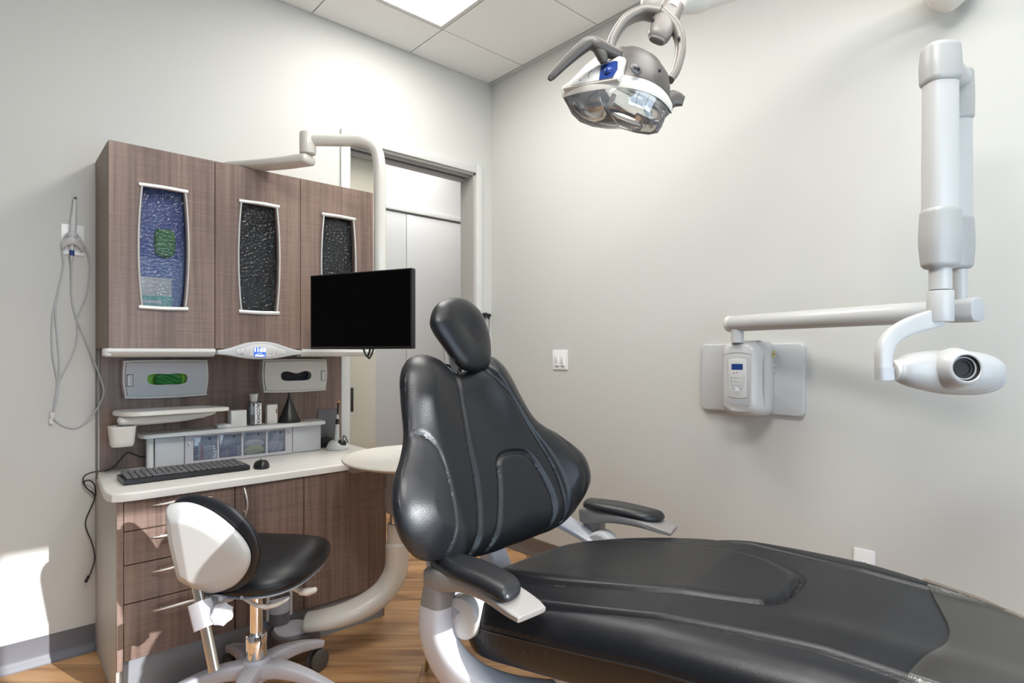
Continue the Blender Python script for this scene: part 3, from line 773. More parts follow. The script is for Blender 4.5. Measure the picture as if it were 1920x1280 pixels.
# swing shelf with cup
sh = thing('swing_shelf', 'grey swing-out tray shelf with arm on the walnut panel', 'shelf', (-1.93, -.15, .95))
tp = [(-2.14, -.14), (-2.138, -.19), (-2.118, -.245), (-2.09, -.27), (-2.04, -.275), (-1.745, -.262), (-1.724, -.252), (-1.722, -.235), (-1.78, -.10), (-1.80, -.08), (-2.08, -.08), (-2.125, -.09)]
tr = obj('tray', prism(tp, .016, Matrix.Translation((0, 0, .998)), .004), M['offw'], sh)
cxs, cys = -1.935, -.17
obj('tray_liner', prism([(cxs + (x - cxs) * .95, cys + (y - cys) * .88) for x, y in tp], .0012, Matrix.Translation((0, 0, 1.0137))), M['lgrey'], tr)
obj('arm', sweep([(-2.115, -.20, .977), (-2.03, -.205, .977), (-1.90, -.20, .979), (-1.81, -.19, .986), (-1.775, -.18, .989)], [(.036, .021), (.036, .021), (.034, .019), (.032, .014), (.026, .008)], n=22, ex=2.8, up=(0, 0, 1), roundcap=.8), M['offw'], sh)
obj('wall_mount', [box((-1.86, -.18, .965), (-1.80, -.0165, .995), .006)], M['offw'], sh)
prof = [((-.040, .0), .0), ]
def cup_bm(cx, cy, z0, z1):
    verts = []; faces = []; n = 32; lv = [(0, .036), (.006, .040), (.02, .042), (z1 - z0 - .01, .047), (z1 - z0 - .002, .0485), (z1 - z0, .048), (z1 - z0 - .001, .044), (.02, .038), (.012, .03)]
    for z, r in lv:
        for k in range(n):
            a = 2 * PI * k / n; c, s = math.cos(a), math.sin(a)
            verts.append((cx + math.copysign(abs(c) ** .6, c) * r, cy + math.copysign(abs(s) ** .6, s) * r * .8, z0 + z))
    for j in range(len(lv) - 1):
        for k in range(n): faces.append((j * n + k, j * n + (k + 1) % n, (j + 1) * n + (k + 1) % n, (j + 1) * n + k))
    faces.append(tuple(range(n - 1, -1, -1))); faces.append(tuple(range((len(lv) - 1) * n, len(lv) * n)))
    return from_py(verts, faces)
obj('cup', cup_bm(-2.117, -.212, .876, .958), M['offw'], sh)

# organizer riser on the worktop
og = thing('drawer_organizer', 'grey riser with four clear bins and end doors standing on the worktop', 'organizer', (-1.62, -.07, ZT))
YO = -.118
obj('housing', [box((-2.004, -.113, ZT + .0005), (-1.986, -.017, .889), .006, 3), box((-1.256, -.113, ZT + .0005), (-1.238, -.017, .889), .004), box((-1.986, -.113, ZT + .0005), (-1.256, -.03, ZT + .006)), box((-1.986, -.10, .882), (-1.256, -.03, .889)), box((-1.874, -.105, ZT + .006), (-1.868, -.03, .882)), box((-1.396, -.105, ZT + .006), (-1.390, -.03, .882))], M['lgrey'], og)
obj('back_panel', box((-1.986, -.03, ZT + .0065), (-1.256, -.017, .8815)), M['plate'], og)
tp = [(-2.036, -.0168), (-2.042, -.06), (-2.040, -.128), (-2.030, -.148), (-2.008, -.155), (-1.252, -.155), (-1.232, -.148), (-1.222, -.128), (-1.220, -.06), (-1.226, -.0168)]
obj('top', prism(tp, .018, Matrix.Translation((0, 0, .8895)), .006, 3), M['white'], og)
obj('corner_post', cyl((-2.000, -.106, ZT + .0005), (-2.000, -.106, .8890), .014, n=24), M['white'], og)
obj('end_door', box((-1.984, YO, ZT + .003), (-1.8715, YO + .012, .884), .003), M['lgrey'], og)
obj('end_door', box((-1.3865, YO, ZT + .003), (-1.2425, YO + .012, .886), .003), M['lgrey'], og)
binx = [(-1.834, -1.735), (-1.727, -1.630), (-1.620, -1.518), (-1.508, -1.424)]
BZ0, BZ1 = .770, .876
fr = holed([(-1.868, ZT + .002), (-1.390, ZT + .002), (-1.390, .887), (-1.868, .887)], [[(a, BZ0), (b, BZ0), (b, BZ1), (a, BZ1)] for a, b in binx], .010, FRONT(0, YO + .010, 0))
obj('bin_frame', fr, M['lav'], og)
obj('key_plate', [box((-1.858, YO - .003, .835), (-1.846, YO - .0002, .855), .001)], M['white'], og)
obj('key_plate', [box((-1.412, YO - .003, .848), (-1.400, YO - .0002, .868), .001)], M['white'], og)
obj('keyhole', box((-1.8555, YO - .0036, .840), (-1.8525, YO - .003, .850)), M['ink'], og)
obj('keyhole', box((-1.4085, YO - .0036, .853), (-1.4055, YO - .003, .863)), M['ink'], og)
for a, b in binx:
    bn = obj('clear_bin', [box((a + .001, YO - .002, BZ0 + .001), (b - .001, YO + .001, BZ1 - .001), .0012), box((a + .002, YO + .001, BZ0 + .001), (a + .0035, -.032, BZ1 - .012)), box((b - .0035, YO + .001, BZ0 + .001), (b - .002, -.032, BZ1 - .012)), box((a + .0035, YO + .001, BZ0 + .001), (b - .0035, -.032, BZ0 + .0025))], M['clear'], og)
    obj('finger_hole', cyl(((a + b) / 2 + .016, YO - .0032, BZ1 - .012), ((a + b) / 2 + .016, YO - .0018, BZ1 - .012), .0048, n=16), M['ink'], bn)
def vial(x0, x1, y, z, r, band):
    t = thing('cartridge', 'x', 'vial', ((x0 + x1) / 2, y, z - r), group=None)
    obj('barrel', cyl((x0 + .014, y, z), (x1 - .008, y, z), r, n=14), M['lgrey'] if band == 'red' else M['lcd2'], t)
    obj('plunger', cyl((x0, y, z), (x0 + .014, y, z), r * .95, n=14), M['navy'], t)
    obj('stripe', cyl((x0 + .024, y, z), (x0 + .036, y, z), r * 1.04, n=14), M[band], t)
    obj('cap', cyl((x1 - .008, y, z), (x1, y, z), r * .8, n=14), M['chrome'], t)
    return t
a, b = binx[0]; zb = BZ0 + .003; r = .0058
for k in range(5):
    t = vial(a + .006, b - .008, YO + .009, zb + r + k * 2 * r * 1.01, r, 'red')
    t['label'] = 'red-banded glass cartridge, ' + ['bottom', 'second from bottom', 'middle', 'second from top', 'top'][k] + ' in the stack in the first clear bin'; t['group'] = 'cartridges in the first clear bin'
a, b = binx[1]
for k in range(4):
    t = vial(a + .006, b - .008, YO + .009, zb + r + k * 2 * r * 1.01, r, 'navy')
    t['label'] = 'navy-banded glass cartridge, ' + ['bottom', 'second from bottom', 'second from top', 'top'][k] + ' in the stack in the second clear bin'; t['group'] = 'cartridges in the second clear bin'
a, b = binx[2]
o = obj('packet', pillow([(-.042, -.018), (.042, -.018), (.045, .006), (.02, .02), (-.02, .016), (-.045, .004)], flat(FRONT((a + b) / 2, YO + .016, BZ0 + .022)), .010, .012, .02, .02, rings=16, n=48, bulge=lambda Q: .003 * np.sin(Q[:, 0] * 170 + Q[:, 1] * 130)), M['yellow']); tag(o, 'yellow plastic packets in the third clear bin', 'packet')
o = obj('packet', pillow([(-.04, -.012), (.04, -.012), (.042, .006), (.01, .016), (-.035, .012)], flat(FRONT((a + b) / 2, YO + .014, BZ0 + .052)), .008, .010, .02, .02, rings=16, n=48, bulge=lambda Q: .003 * np.sin(Q[:, 0] * 170 + Q[:, 1] * 130)), M['offw']); tag(o, 'cream packet lying on the yellow ones in the third clear bin', 'packet')
a, b = binx[3]
o = obj('packet', pillow([(-.036, -.024), (.036, -.024), (.037, .012), (.0, .026), (-.034, .018)], flat(FRONT((a + b) / 2, YO + .016, BZ0 + .029)), .010, .012, .02, .02, rings=16, n=48, bulge=lambda Q: .004 * np.sin(Q[:, 0] * 210 - Q[:, 1] * 150)), M['lav']); tag(o, 'pale blue crumpled packet in the fourth clear bin', 'packet')

# things on the riser
ZO = .908
def simple(nm, bm, mat, lab, cat): o = obj(nm, bm, mat); tag(o, lab, cat); return o
simple('flat_carton', box((-1.738, -.135, ZO), (-1.679, -.075, ZO + .016), .002), M['white'], 'small flat white box lying on the riser left of the taller box', 'box')
simple('square_carton', [box((-1.677, -.125, ZO), (-1.608, -.060, ZO + .076), .002)], M['white'], 'square white box standing on the riser beside the clear dispenser', 'box')
t = thing('alcohol_dispenser', 'clear upright dispenser lettered ALCOHOL on the riser', 'dispenser', (-1.562, -.09, ZO))
obj('bottle', mv(lathe([(0, 0), (.027, 0), (.029, .004), (.029, .100), (.026, .108), (.0, .108)], 28), (-1.562, -.09, ZO)), M['bottle'], t)
obj('pump_top', mv(lathe([(0, .110), (.015, .110), (.017, .118), (.0195, .142), (.021, .146), (.021, .149), (0, .149)], 28), (-1.565, -.09, ZO)), M['white'], t)
obj('dip_tube', mv(lathe([(0, .05), (.010, .05), (.010, .085), (.006, .092), (.005, .108), (0, .108)], 18), (-1.576, -.092, ZO)), M['white'], t)
obj('liquid', mv(lathe([(0, .003), (.027, .003), (.027, .03), (0, .03)], 24), (-1.562, -.09, ZO)), M['bottle'], t)
obj('pale_backing', box((-1.569, -.1196, ZO + .004), (-1.539, -.1188, ZO + .104)), M['plate'], t)  # added white strip standing in for bright clear plastic behind the letters
obj('lettering', text_bm('ALCOHOL', .0215, plane_m((-1.5535, -.1200, ZO + .053), (0, 0, -1), (1, 0, 0)), .0004, bold=.0004), M['ink'], t)
t = thing('slim_sanitizer', 'slim ivory box with a dark slot on the riser left of the black cone', 'box', (-1.483, -.09, ZO))
obj('case', box((-1.510, -.115, ZO), (-1.460, -.075, ZO + .094), .004), M['offw'], t)
obj('slot', box((-1.4685, -.1156, ZO + .050), (-1.4645, -.1148, ZO + .072)), M['ink'], t)
simple('black_funnel', mv(lathe([(0, 0), (.056, 0), (.057, .003), (.050, .012), (.036, .045), (.022, .080), (.012, .108), (.007, .125), (.0055, .146), (0, .146)], 40), (-1.392, -.085, ZO)), M['black'], 'matt black flared cone standing on the riser under the right dispenser', 'cone')
simple('sample_scrap', ellipsoid((-1.325, -.10, ZO + .003), (.006, .004, .003), 10, 8), M['red'], 'tiny red scrap beside the black cone on the riser', 'scrap')
simple('cover_plate', [box((-1.216, -.024, .800), (-1.100, -.0165, .952), .002)], M['dgrey'], 'dark grey cover plate on the walnut panel behind the curing light', 'plate')
simple('power_adapter', [box((-1.205, -.055, ZT), (-1.145, -.018, .80), .004)], M['black'], 'black power block standing behind the curing light base', 'adapter')

# curing light in its base
dk = thing('charging_base', 'white domed charging base on the worktop end', 'charger', (-1.163, -.145, ZT))
obj('shell', mv(lathe([(0, 0), (.055, 0), (.057, .004), (.054, .018), (.046, .034), (.034, .045), (.018, .050), (0, .051)], 40), (-1.163, -.145, ZT)), M['white'], dk)
obj('socket', ellipsoid((-1.155, -.175, ZT + .031), (.026, .022, .022), 24, 16), M['black'], dk)
obj('cord', tube([(-1.120, -.12, ZT + .04), (-1.112, -.105, ZT + .058), (-1.100, -.10, ZT + .055), (-1.093, -.11, ZT + .035), (-1.085, -.10, ZT + .022), (-1.09, -.07, ZT + .008), (-1.11, -.03, ZT + .006)], .0028, 8), M['black'], dk)
pen = thing('curing_light', 'slim white and black curing light pen standing in its base', 'curing light', (-1.172, -.155, ZT + .05))
obj('handle', sweep([(-1.173, -.158, ZT + .042), (-1.172, -.157, ZT + .06), (-1.170, -.155, ZT + .10), (-1.168, -.153, ZT + .130)], [.0125, .0125, .0105, .0095], n=20), M['white'], pen)
obj('grip', sweep([(-1.168, -.153, ZT + .130), (-1.167, -.152, ZT + .150), (-1.1665, -.152, ZT + .158)], [.0100, .0092, .0075], n=20), M['black'], pen)
obj('neck', sweep([(-1.1665, -.152, ZT + .158), (-1.166, -.151, ZT + .172), (-1.165, -.150, ZT + .182)], [.0075, .0065, .004], n=16), M['ivory'], pen)
obj('light_guide', sweep([(-1.165, -.150, ZT + .180), (-1.163, -.149, ZT + .21), (-1.161, -.150, ZT + .236), (-1.162, -.156, ZT + .244)], [.0045, .0045, .005, .0055], n=14), M['black'], pen)
obj('tip', sweep([(-1.1575, -.158, ZT + .2465), (-1.163, -.160, ZT + .2475), (-1.1695, -.160, ZT + .2455)], [.0032, .0035, .0032], n=10), M['orange'], pen)

# keyboard and mouse
t = thing('keyboard', 'black computer keyboard in a clear skin on the worktop', 'keyboard', (-1.915, -.31, ZT))
kx0, kx1, ky0, ky1 = -2.142, -1.688, -.420, -.265
kb = sweep([V((kx0, (ky0 + ky1) / 2, ZT + .011)), V((kx1, (ky0 + ky1) / 2, ZT + .011))], (( ky1 - ky0) / 2, .0095), n=28, ex=9, up=(0, 0, 1), smooth=False)
obj('case', kb, M['black'], t)
keys = []
for r_ in range(6):
    y = ky0 + .016 + r_ * .0235; n_ = 20
    for c_ in range(n_):
        x = kx0 + .012 + c_ * (kx1 - kx0 - .024) / n_
        if r_ == 0 and 4 <= c_ <= 9:
            if c_ > 4: continue
            keys.append(box((x, y, ZT + .020), (x + 6 * (kx1 - kx0 - .024) / n_ - .003, y + .019, ZT + .0255 + r_ * .0012), .002)); continue
        keys.append(box((x, y, ZT + .020), (x + (kx1 - kx0 - .024) / n_ - .003, y + .019, ZT + .0255 + r_ * .0012), .002))
obj('keys', keys, M['dgrey'], t)
t = thing('computer_mouse', 'black computer mouse on the worktop right of the keyboard', 'mouse', (-1.635, -.405, ZT))
mm = Matrix.Translation((-1.632, -.395, ZT + .0008)) @ Matrix.Rotation(math.radians(-12), 4, 'Z')
mo = [(.033 * math.cos(q) * (1 + .06 * math.sin(q)), .051 * math.sin(q)) for q in np.linspace(0, 2 * PI, 48, endpoint=False)]
def mouse_h(Q):
    rho = (Q[:, 0] / (.033 * (1 + .06 * Q[:, 1] / .051))) ** 2 + (Q[:, 1] / .051) ** 2
    return .033 * np.maximum(0, 1 - rho ** 1.6) ** .5 * (1 - .22 * Q[:, 1] / .051)
obj('shell', pillow(mo, flat(mm), 0, 0, 1, 1, center=(0, 0), rings=24, n=64, smooth=False, front_only=True, hfun=mouse_h), M['black'], t)
obj('wheel', xf(cyl((-.003, .030, .030), (.003, .030, .030), .006, n=16), mm), M['dgrey'], t)

# loose black cable at the left end of the worktop
t = thing('power_cable', 'thin black cable looping off the left end of the worktop', 'cable', (-2.19, -.03, .28))
obj('cord', tube([(-2.004, -.03, .795), (-2.03, -.03, .802), (-2.067, -.03, .822), (-2.09, -.035, .805), (-2.115, -.05, ZT + .022), (-2.145, -.055, ZT + .006), (-2.18, -.05, ZT + .005), (-2.203, -.045, ZT + .001), (-2.222, -.03, .742), (-2.226, -.022, .718), (-2.214, -.02, .690), (-2.196, -.02, .668), (-2.184, -.022, .655), (-2.188, -.03, .70), (-2.205, -.03, .722), (-2.222, -.022, .716), (-2.214, -.016, .690), (-2.193, -.016, .665), (-2.186, -.016, .640), (-2.200, -.016, .600), (-2.216, -.016, .555), (-2.213, -.016, .515), (-2.196, -.016, .460), (-2.186, -.016, .405), (-2.188, -.016, .37), (-2.200, -.016, .330), (-2.206, -.016, .318)], .0026, 8, per=6), M['black'], t)
obj('plug', [cyl((-2.206, -.016, .320), (-2.217, -.016, .296), .0055, n=14, bev=.001), ], M['black'], t)
obj('plug_tip', cyl((-2.217, -.016, .296), (-2.2225, -.016, .284), .0026, n=12), M['chrome'], t)

# ================================================================== monitor on its arm
A, B = V((-1.5093, -0.6218, 1.5769)), V((-1.3130, -1.0995, 1.5795))
mr_ = (B - A); mr_.z = 0; mw = mr_.length; mr_.normalize()
mc = (A + B) / 2; mc.z = (1.578 + 1.268) / 2; mh = .31
MM = plane_m(mc, mr_, (0, 0, 1)); mn = V((MM[0][2], MM[1][2], MM[2][2]))
mon = thing('monitor', 'black flat monitor on a white arm in front of the cabinet', 'monitor', mc - V((0, 0, mh / 2)))
obj('housing', prism(rrect(mw, mh, .004), .024, plane_m(mc - mn * .024, mr_, (0, 0, 1)), .002), M['black'], mon)
obj('screen', prism(rrect(mw - .012, mh - .016, .001), .0008, plane_m(mc + mn * .0002 + V((0, 0, .003)), mr_, (0, 0, 1))), M['screen'], mon)
obj('mount', [box((-.06, -.06, -.05), (.06, .06, -.024), .004)], M['offw'], mon).matrix_local = Matrix.Translation(-OFF[mon.name]) @ MM
o = bpy.data.objects['mount'];
for v in o.data.vertices: v.co = v.co + OFF[mon.name]
pc = V((-1.2769, -0.7896, 1.6195))
obj('cable', [tube([(-1.3995, -0.8677, 1.2985), (-1.3963, -0.8706, 1.2727), (-1.3852, -0.8806, 1.2384), (-1.3707, -0.8801, 1.2664), (-1.3626, -0.8739, 1.2989)], .004, 8), tube([(-1.3661, -0.9111, 1.2982), (-1.3709, -0.9068, 1.2662), (-1.3820, -0.8968, 1.2321), (-1.3836, -0.8820, 1.2384)], .0035, 8)], M['black'], mon)
ma = thing('monitor_stand', 'white swing arm on top of the cabinet that carries the monitor', 'monitor arm', (-1.6, -.4, 2.06))
j = V((-1.5054, -0.5850, 2.1601)); k1 = V((-1.3988, -0.6805, 2.1578)); k2 = V((-1.3277, -0.7441, 2.1555)); k3 = V((-1.2922, -0.7759, 2.1237)); k4 = V((-1.2786, -0.7881, 2.0624)); k5 = V((-1.2769, -0.7896, 1.9375))
sc_ = V((-1.2769, -0.7896, 1.4423))
obj('pole', sweep([j, (j + k1) / 2, k1, k2 * .9 + k1 * .1, k3, k4, k5, (k5 + sc_) / 2, sc_], .0255, n=24, per=8), M['ivory'], ma)
obj('pivot', cyl(j + V((0, 0, -.062)), j + V((0, 0, .030)), .034, n=32, bev=.006), M['ivory'], ma)
obj('swing_arm', sweep([j + V((0, 0, -.085)), j * .6 + V((-1.70, -.235, 2.16)) * .4 + V((0, 0, -.085)), V((-1.70, -.235, 2.085))], [(.040, .022), (.046, .020), (.048, .018)], n=24, ex=3, up=(0, 0, 1), roundcap=.8), M['ivory'], ma)
obj('foot', cyl((-1.70, -.235, 2.0605), (-1.70, -.235, 2.08), .045, n=28, bev=.003), M['ivory'], ma)
vb = mc - mn * .05
obj('screen_bracket', sweep([vb, (vb + V((pc.x, pc.y, vb.z))) / 2, V((pc.x, pc.y, vb.z))], (.022, .022), n=16, ex=4, smooth=False), M['offw'], ma)

# ================================================================== delivery tray on its curved arm
tc_ = V((-1.123, -.862, .785))
tt = thing('tray_table', 'round white tray table on a curved arm beside the chair', 'tray table', (-1.25, -.83, 0))
obj('top', mv(lathe([(0, 0), (.24, 0), (.30, .006), (.325, .016), (.328, .022), (.325, .027), (.318, .027), (.308, .022), (0, .021)], 72), tc_ + V((0, 0, -.004))), M['ivory'], tt)
obj('underside', mv(lathe([(0, -.03), (.12, -.03), (.20, -.018), (.26, .0), (0, .0)], 48), tc_ + V((0, 0, -.004))), M['offw'], tt)
obj('button_pad', [box(V((-1.3890, -0.7967, 0.7677)) + V((-.02, -.012, -.008)), V((-1.3890, -0.7967, 0.7677)) + V((.045, .03, .012)), .003)], M['grey'], tt)
cx_, cy_ = -1.222, -.838
obj('column_head', [mv(lathe([(0, 0), (.050, 0), (.058, .012), (.058, .10), (.052, .11), (.052, .178), (0, .178)], 36), (cx_ + .008, cy_, .575))], M['grey'], tt)
obj('piston', cyl((cx_, cy_, .52), (cx_, cy_, .58), .030, n=28), M['chrome'], tt)
obj('sleeve', cyl((cx_, cy_, .40), (cx_, cy_, .53), .041, n=32, bev=.004), M['ivory'], tt)
obj('curved_arm', sweep([(cx_, cy_, .435), (cx_, cy_, .37), (cx_ - .012, cy_ + .003, .31), (cx_ - .06, cy_ + .014, .245), (cx_ - .14, cy_ + .03, .205), (cx_ - .23, cy_ + .060, .182), (cx_ - .305, cy_ + .105, .170), (cx_ - .335, cy_ + .128, .166)], [(.047, .047), (.047, .047), (.048, .047), (.050, .045), (.052, .042), (.052, .036), (.050, .030), (.049, .028)], n=28, ex=2.4, roundcap=.5), M['ivory'], tt)
obj('pivot_arm', prism([tuple(p) for p in catmull([(-1.665, -.60), (-1.62, -.562), (-1.56, -.562), (-1.52, -.60), (-1.495, -.65), (-1.50, -.70), (-1.54, -.725), (-1.60, -.728), (-1.655, -.71), (-1.675, -.66)], 4, True)], .064, Matrix.Translation((0, 0, .062)), .01, 3), M['slate'], tt)
obj('pivot_cap', prism([tuple(p) for p in catmull([(-1.655, -.60), (-1.62, -.572), (-1.56, -.572), (-1.53, -.605), (-1.508, -.65), (-1.512, -.69), (-1.545, -.71), (-1.60, -.713), (-1.645, -.70), (-1.662, -.66)], 4, True)], .006, Matrix.Translation((0, 0, .126)), .004, 2), M['lav'], tt)
obj('bracket', holed([(-1.668, .150), (-1.562, .150), (-1.562, .262), (-1.668, .30)], [[(-1.656, .160), (-1.572, .160), (-1.572, .246), (-1.656, .282)]], .014, FRONT(0, YFB - .0005, 0)), M['offw'], tt)
def half_disc(r, z0, z1, mat, nm, rr=.0):
    pts = [(-1.617 + r * math.cos(a), YFB - .004 + min(0, 1.15 * r * math.sin(a))) for a in np.linspace(PI, 2 * PI, 24)]
    obj(nm, prism(pts, z1 - z0, Matrix.Translation((0, 0, z0)), rr, 2), mat, tt)
half_disc(.043, .1325, .18, M['slate'], 'pivot_base', .002)
half_disc(.045, .1805, .232, M['lav'], 'pivot_hub', .006)
bpy.data.objects['pivot_hub'].scale = (1, 1, 1)

# ================================================================== operator stool
SX, SY = -1.813, -.873
FW = V((0.667, 0.745, 0)); RT = V((0.745, -0.667, 0))
st = thing('operator_stool', 'black operator stool with white shell back by the drawers', 'stool', (SX, SY, 0))
bs = []
for k in range(5):
    a = math.radians(30 + 72 * k); d = RT * math.sin(a) + FW * math.cos(a); c = V((SX, SY, 0))
    obj('base_leg', sweep([c + d * .02 + V((0, 0, .135)), c + d * .10 + V((0, 0, .142)), c + d * .19 + V((0, 0, .130)), c + d * .265 + V((0, 0, .108)), c + d * .295 + V((0, 0, .098))], [(.034, .030), (.028, .026), (.023, .020), (.019, .016), (.018, .014)], n=20, ex=4.5, up=(0, 0, 1)), M['lav'], st)
    cs = obj('caster', [cyl(c + d * .282 + V((0, 0, .05)), c + d * .282 + V((0, 0, .095)), .011, n=16), ] + [cyl(c + d * .275 + V((0, 0, .043)) + V((0, 0, 1)).cross(d) * s, c + d * .275 + V((0, 0, .043)) + V((0, 0, 1)).cross(d) * (s * 2.6), .042, n=32, bev=.005) for s in (.009, -.009)], M['taupe'], st)
obj('hub', mv(lathe([(0, .10), (.045, .10), (.050, .12), (.048, .165), (.040, .176), (0, .176)], 36), (SX, SY, 0)), M['lav'], st)
obj('collar', mv(lathe([(.0, .174), (.035, .174), (.036, .18), (.036, .258), (.034, .262), (.0, .262)], 40), (SX, SY, 0)), M['chrome'], st)
obj('gas_lift', mv(lathe([(0, .262), (.022, .262), (.022, .43), (0, .43)], 32), (SX, SY, 0)), M['chrome'], st)
obj('mechanism', [box((SX - .07, SY - .08, .425), (SX + .07, SY + .08, .455), .008)], M['lav'], st)
sc0 = V((SX, SY, 0)) + RT * .005 + FW * .03
tilt = (RT * .10 + FW * .18)
SM = plane_m(sc0 + V((0, 0, .492)), RT + V((0, 0, -.03)), FW + V((0, 0, .15)))
sol = [(-.20, -.05), (-.185, -.12), (-.12, -.17), (0, -.185), (.10, -.165), (.17, -.10), (.205, .0), (.215, .09), (.19, .17), (.10, .20), (0, .205), (-.10, .20), (-.18, .15), (-.205, .05)]
obj('seat_cushion', pillow(sol, flat(SM), .062, .028, .15, .03, rings=40, n=120, bulge=lambda Q: -.012 * np.exp(-(Q[:, 0] / .12) ** 2) * (Q[:, 1] < .3)), M['vinyl'], st)
obj('seat_pan', pillow([(x * .96, y * .96) for x, y in sol], flat(plane_m(sc0 + V((0, 0, .466)), RT + V((0, 0, -.03)), FW + V((0, 0, .15)))), .004, .012, .02, .10, rings=12, n=80), M['lav'], st)
bc_ = V((-1.9952, -0.9921, 0.6337)); f_ = (RT * .22 + FW * .97).normalized(); r_v = RT * .97 - FW * .22
upv = V((0, 0, 1)) - f_ * .10
BMx = plane_m(bc_, r_v, upv)      # normal looks at the camera side (rear of the stool back)
kx = .0017 / .985
sh_px = [(308,958),(323,946),(362,943),(408,958),(451,988),(475,1017),(478,1044),(464,1072),(437,1097),(400,1112),(375,1112),(350,1104),(325,1092),(316,1057),(308,1008)]
shell = [((x - 393) * kx, (1025 - y) * kx) for x, y in sh_px]
def shell_b(Q):
    a, b = Q[:, 0], Q[:, 1]
    fac = .022 - .13 * np.abs(a + .055 + .10 * b) - .06 * np.maximum(0, a - .02 - .5 * (b + .05))
    return .9 * fac
obj('back_shell', pillow(shell, flat(BMx), .030, .004, .05, .02, rings=40, n=140, bulge=shell_b), M['shell'], st)
pd_px = [(314,950),(346,933),(388,936),(431,949),(464,974),(484,1001),(489,1031),(479,1067),(458,1092),(424,1110),(380,1113),(345,1105),(320,1088),(310,1050),(304,1000)]
PMx = plane_m(bc_ + f_ * .020, r_v, upv)
obj('back_cushion', pillow([((x - 393) * kx * 1.02, (1025 - y) * kx * 1.02) for x, y in pd_px], flat(PMx), .016, .035, .03, .09, rings=30, n=120), M['vinyl'], st)
bar0, bar1 = V((-2.0268, -0.9572, 0.5298)), V((-2.0040, -1.0782, 0.2756))
obj('back_bar', sweep([bar0, (bar0 + bar1) / 2, bar1], (.016, .010), n=20, ex=4, up=tuple(f_), smooth=False), M['brushed'], st)
cl0, cl1 = V((-2.0233, -0.9871, 0.4650)), V((-2.0138, -1.0225, 0.3934))
obj('bar_clamp', sweep([cl0, (cl0 + cl1) / 2, cl1], (.030, .026), n=24, ex=5, up=tuple(f_), smooth=False), M['lav'], st)
obj('back_link', [sweep([V((-2.0066, -0.9819, 0.4298)), V((-1.9693, -0.9482, 0.4411)), V((-1.9118, -0.9192, 0.4339)), V((SX - .03, SY, .435))], [(.020, .020), (.022, .018), (.02, .014), (.02, .012)], n=18, ex=4, up=(0, 0, 1))], M['lav'], st)
obj('bolt', [cyl(V((-1.9686, -1.0159, 0.4689)), V((-1.9597, -0.9837, 0.4564)), .007, n=14), cyl(V((-1.8998, -0.9970, 0.4474)), V((-1.8901, -0.9654, 0.4350)), .006, n=14)], M['grey'], st)
kc = V((-1.9665, -1.0312, 0.4291)); kd = (V((0, 0, .0)) - FW + RT * .25).normalized()
kp = [((.034 if i % 2 else .029) * math.cos(i * PI / 7), (.034 if i % 2 else .029) * math.sin(i * PI / 7)) for i in range(14)]
obj('knob', [prism(kp, .03, plane_m(kc + kd * .0, V((0, 0, 1)).cross(kd), (0, 0, 1)), .006, 2), cyl(kc - kd * .03 + V((0, 0, 0)), kc, .012, n=14)], M['lav'], st)
l0 = V((-1.8809, -0.9468, 0.4303)); 
obj('lever', [sweep([l0, V((-1.8535, -0.9848, 0.4076)), V((-1.8295, -1.0264, 0.4051))], [(.010, .007), (.009, .006), (.012, .007)], n=14, up=(0, 0, 1)), sweep([V((-1.8295, -1.0264, 0.4051)), V((-1.8041, -1.0625, 0.4200)), V((-1.7850, -1.0864, 0.4362))], [(.014, .006), (.020, .0055), (.014, .004)], n=16, ex=2.6, up=(0, 0, 1), roundcap=.9)], M['ivory'], st)
obj('lever', [cyl(V((-1.7532, -0.9135, 0.4400)), V((-1.7306, -0.9338, 0.4267)), .005, n=12), sweep([V((-1.7306, -0.9338, 0.4267)), V((-1.7057, -0.9628, 0.4135)), V((-1.6865, -0.9866, 0.4042))], [(.010, .009), (.012, .008), (.018, .009)], n=16, up=(0, 0, 1)), sweep([V((-1.6921, -0.9816, 0.4061)), V((-1.6752, -0.9967, 0.4061)), V((-1.6584, -1.0118, 0.4117))], [(.016, .012), (.020, .013), (.014, .010)], n=18, up=(0, 0, 1), roundcap=.8)], M['ivory'], st)

# ================================================================== dental chair (local axes: x to the feet, y across, z up)
CO = V((-1.340, -1.773, 0)); CYAW = math.radians(-80)
ch = thing('dental_chair', 'large black vinyl reclining dental chair with grey armrests', 'dental chair', CO, CYAW, local=True)
# --- backrest
RHO = math.radians(20)
BH = np.array([-math.sin(RHO), 0, math.cos(RHO)]); BN = np.array([math.cos(RHO), 0, math.sin(RHO)]); BS = np.array([0, 1., 0])
BP = np.array([-.097, -.109, .929])
def back_surf(off, k=.52):
    def s(a, b):
        P = BP[None] + a[:, None] * BS[None] + b[:, None] * BH[None] + (k * a * a + off)[:, None] * BN[None]
        Nn = BN[None] - (2 * k * a)[:, None] * BS[None]; Nn = Nn / np.linalg.norm(Nn, axis=1)[:, None]
        return P, Nn
    return s
bo = [(.02,.288),(-.032,.330),(-.096,.345),(-.154,.327),(-.193,.284),(-.215,.215),(-.238,.12),(-.275,.060),(-.325,.005),(-.352,-.05),(-.356,-.10),(-.340,-.150),(-.300,-.192),(-.222,-.214),(-.063,-.243),(.107,-.249),(.278,-.244),(.368,-.203),(.425,-.155),(.444,-.108),(.434,-.042),(.374,.032),(.303,.098),(.272,.176),(.249,.262),(.221,.312),(.180,.336),(.12,.318),(.07,.290)]
seamL = [(.014,.30),(-.009,.178),(-.028,.067),(-.040,-.041),(-.062,-.127),(-.089,-.185),(-.125,-.235)]
seamR = [(.128,.31),(.149,.266),(.206,.173),(.252,.059),(.292,-.056),(.300,-.162),(.288,-.215),(.254,-.250)]
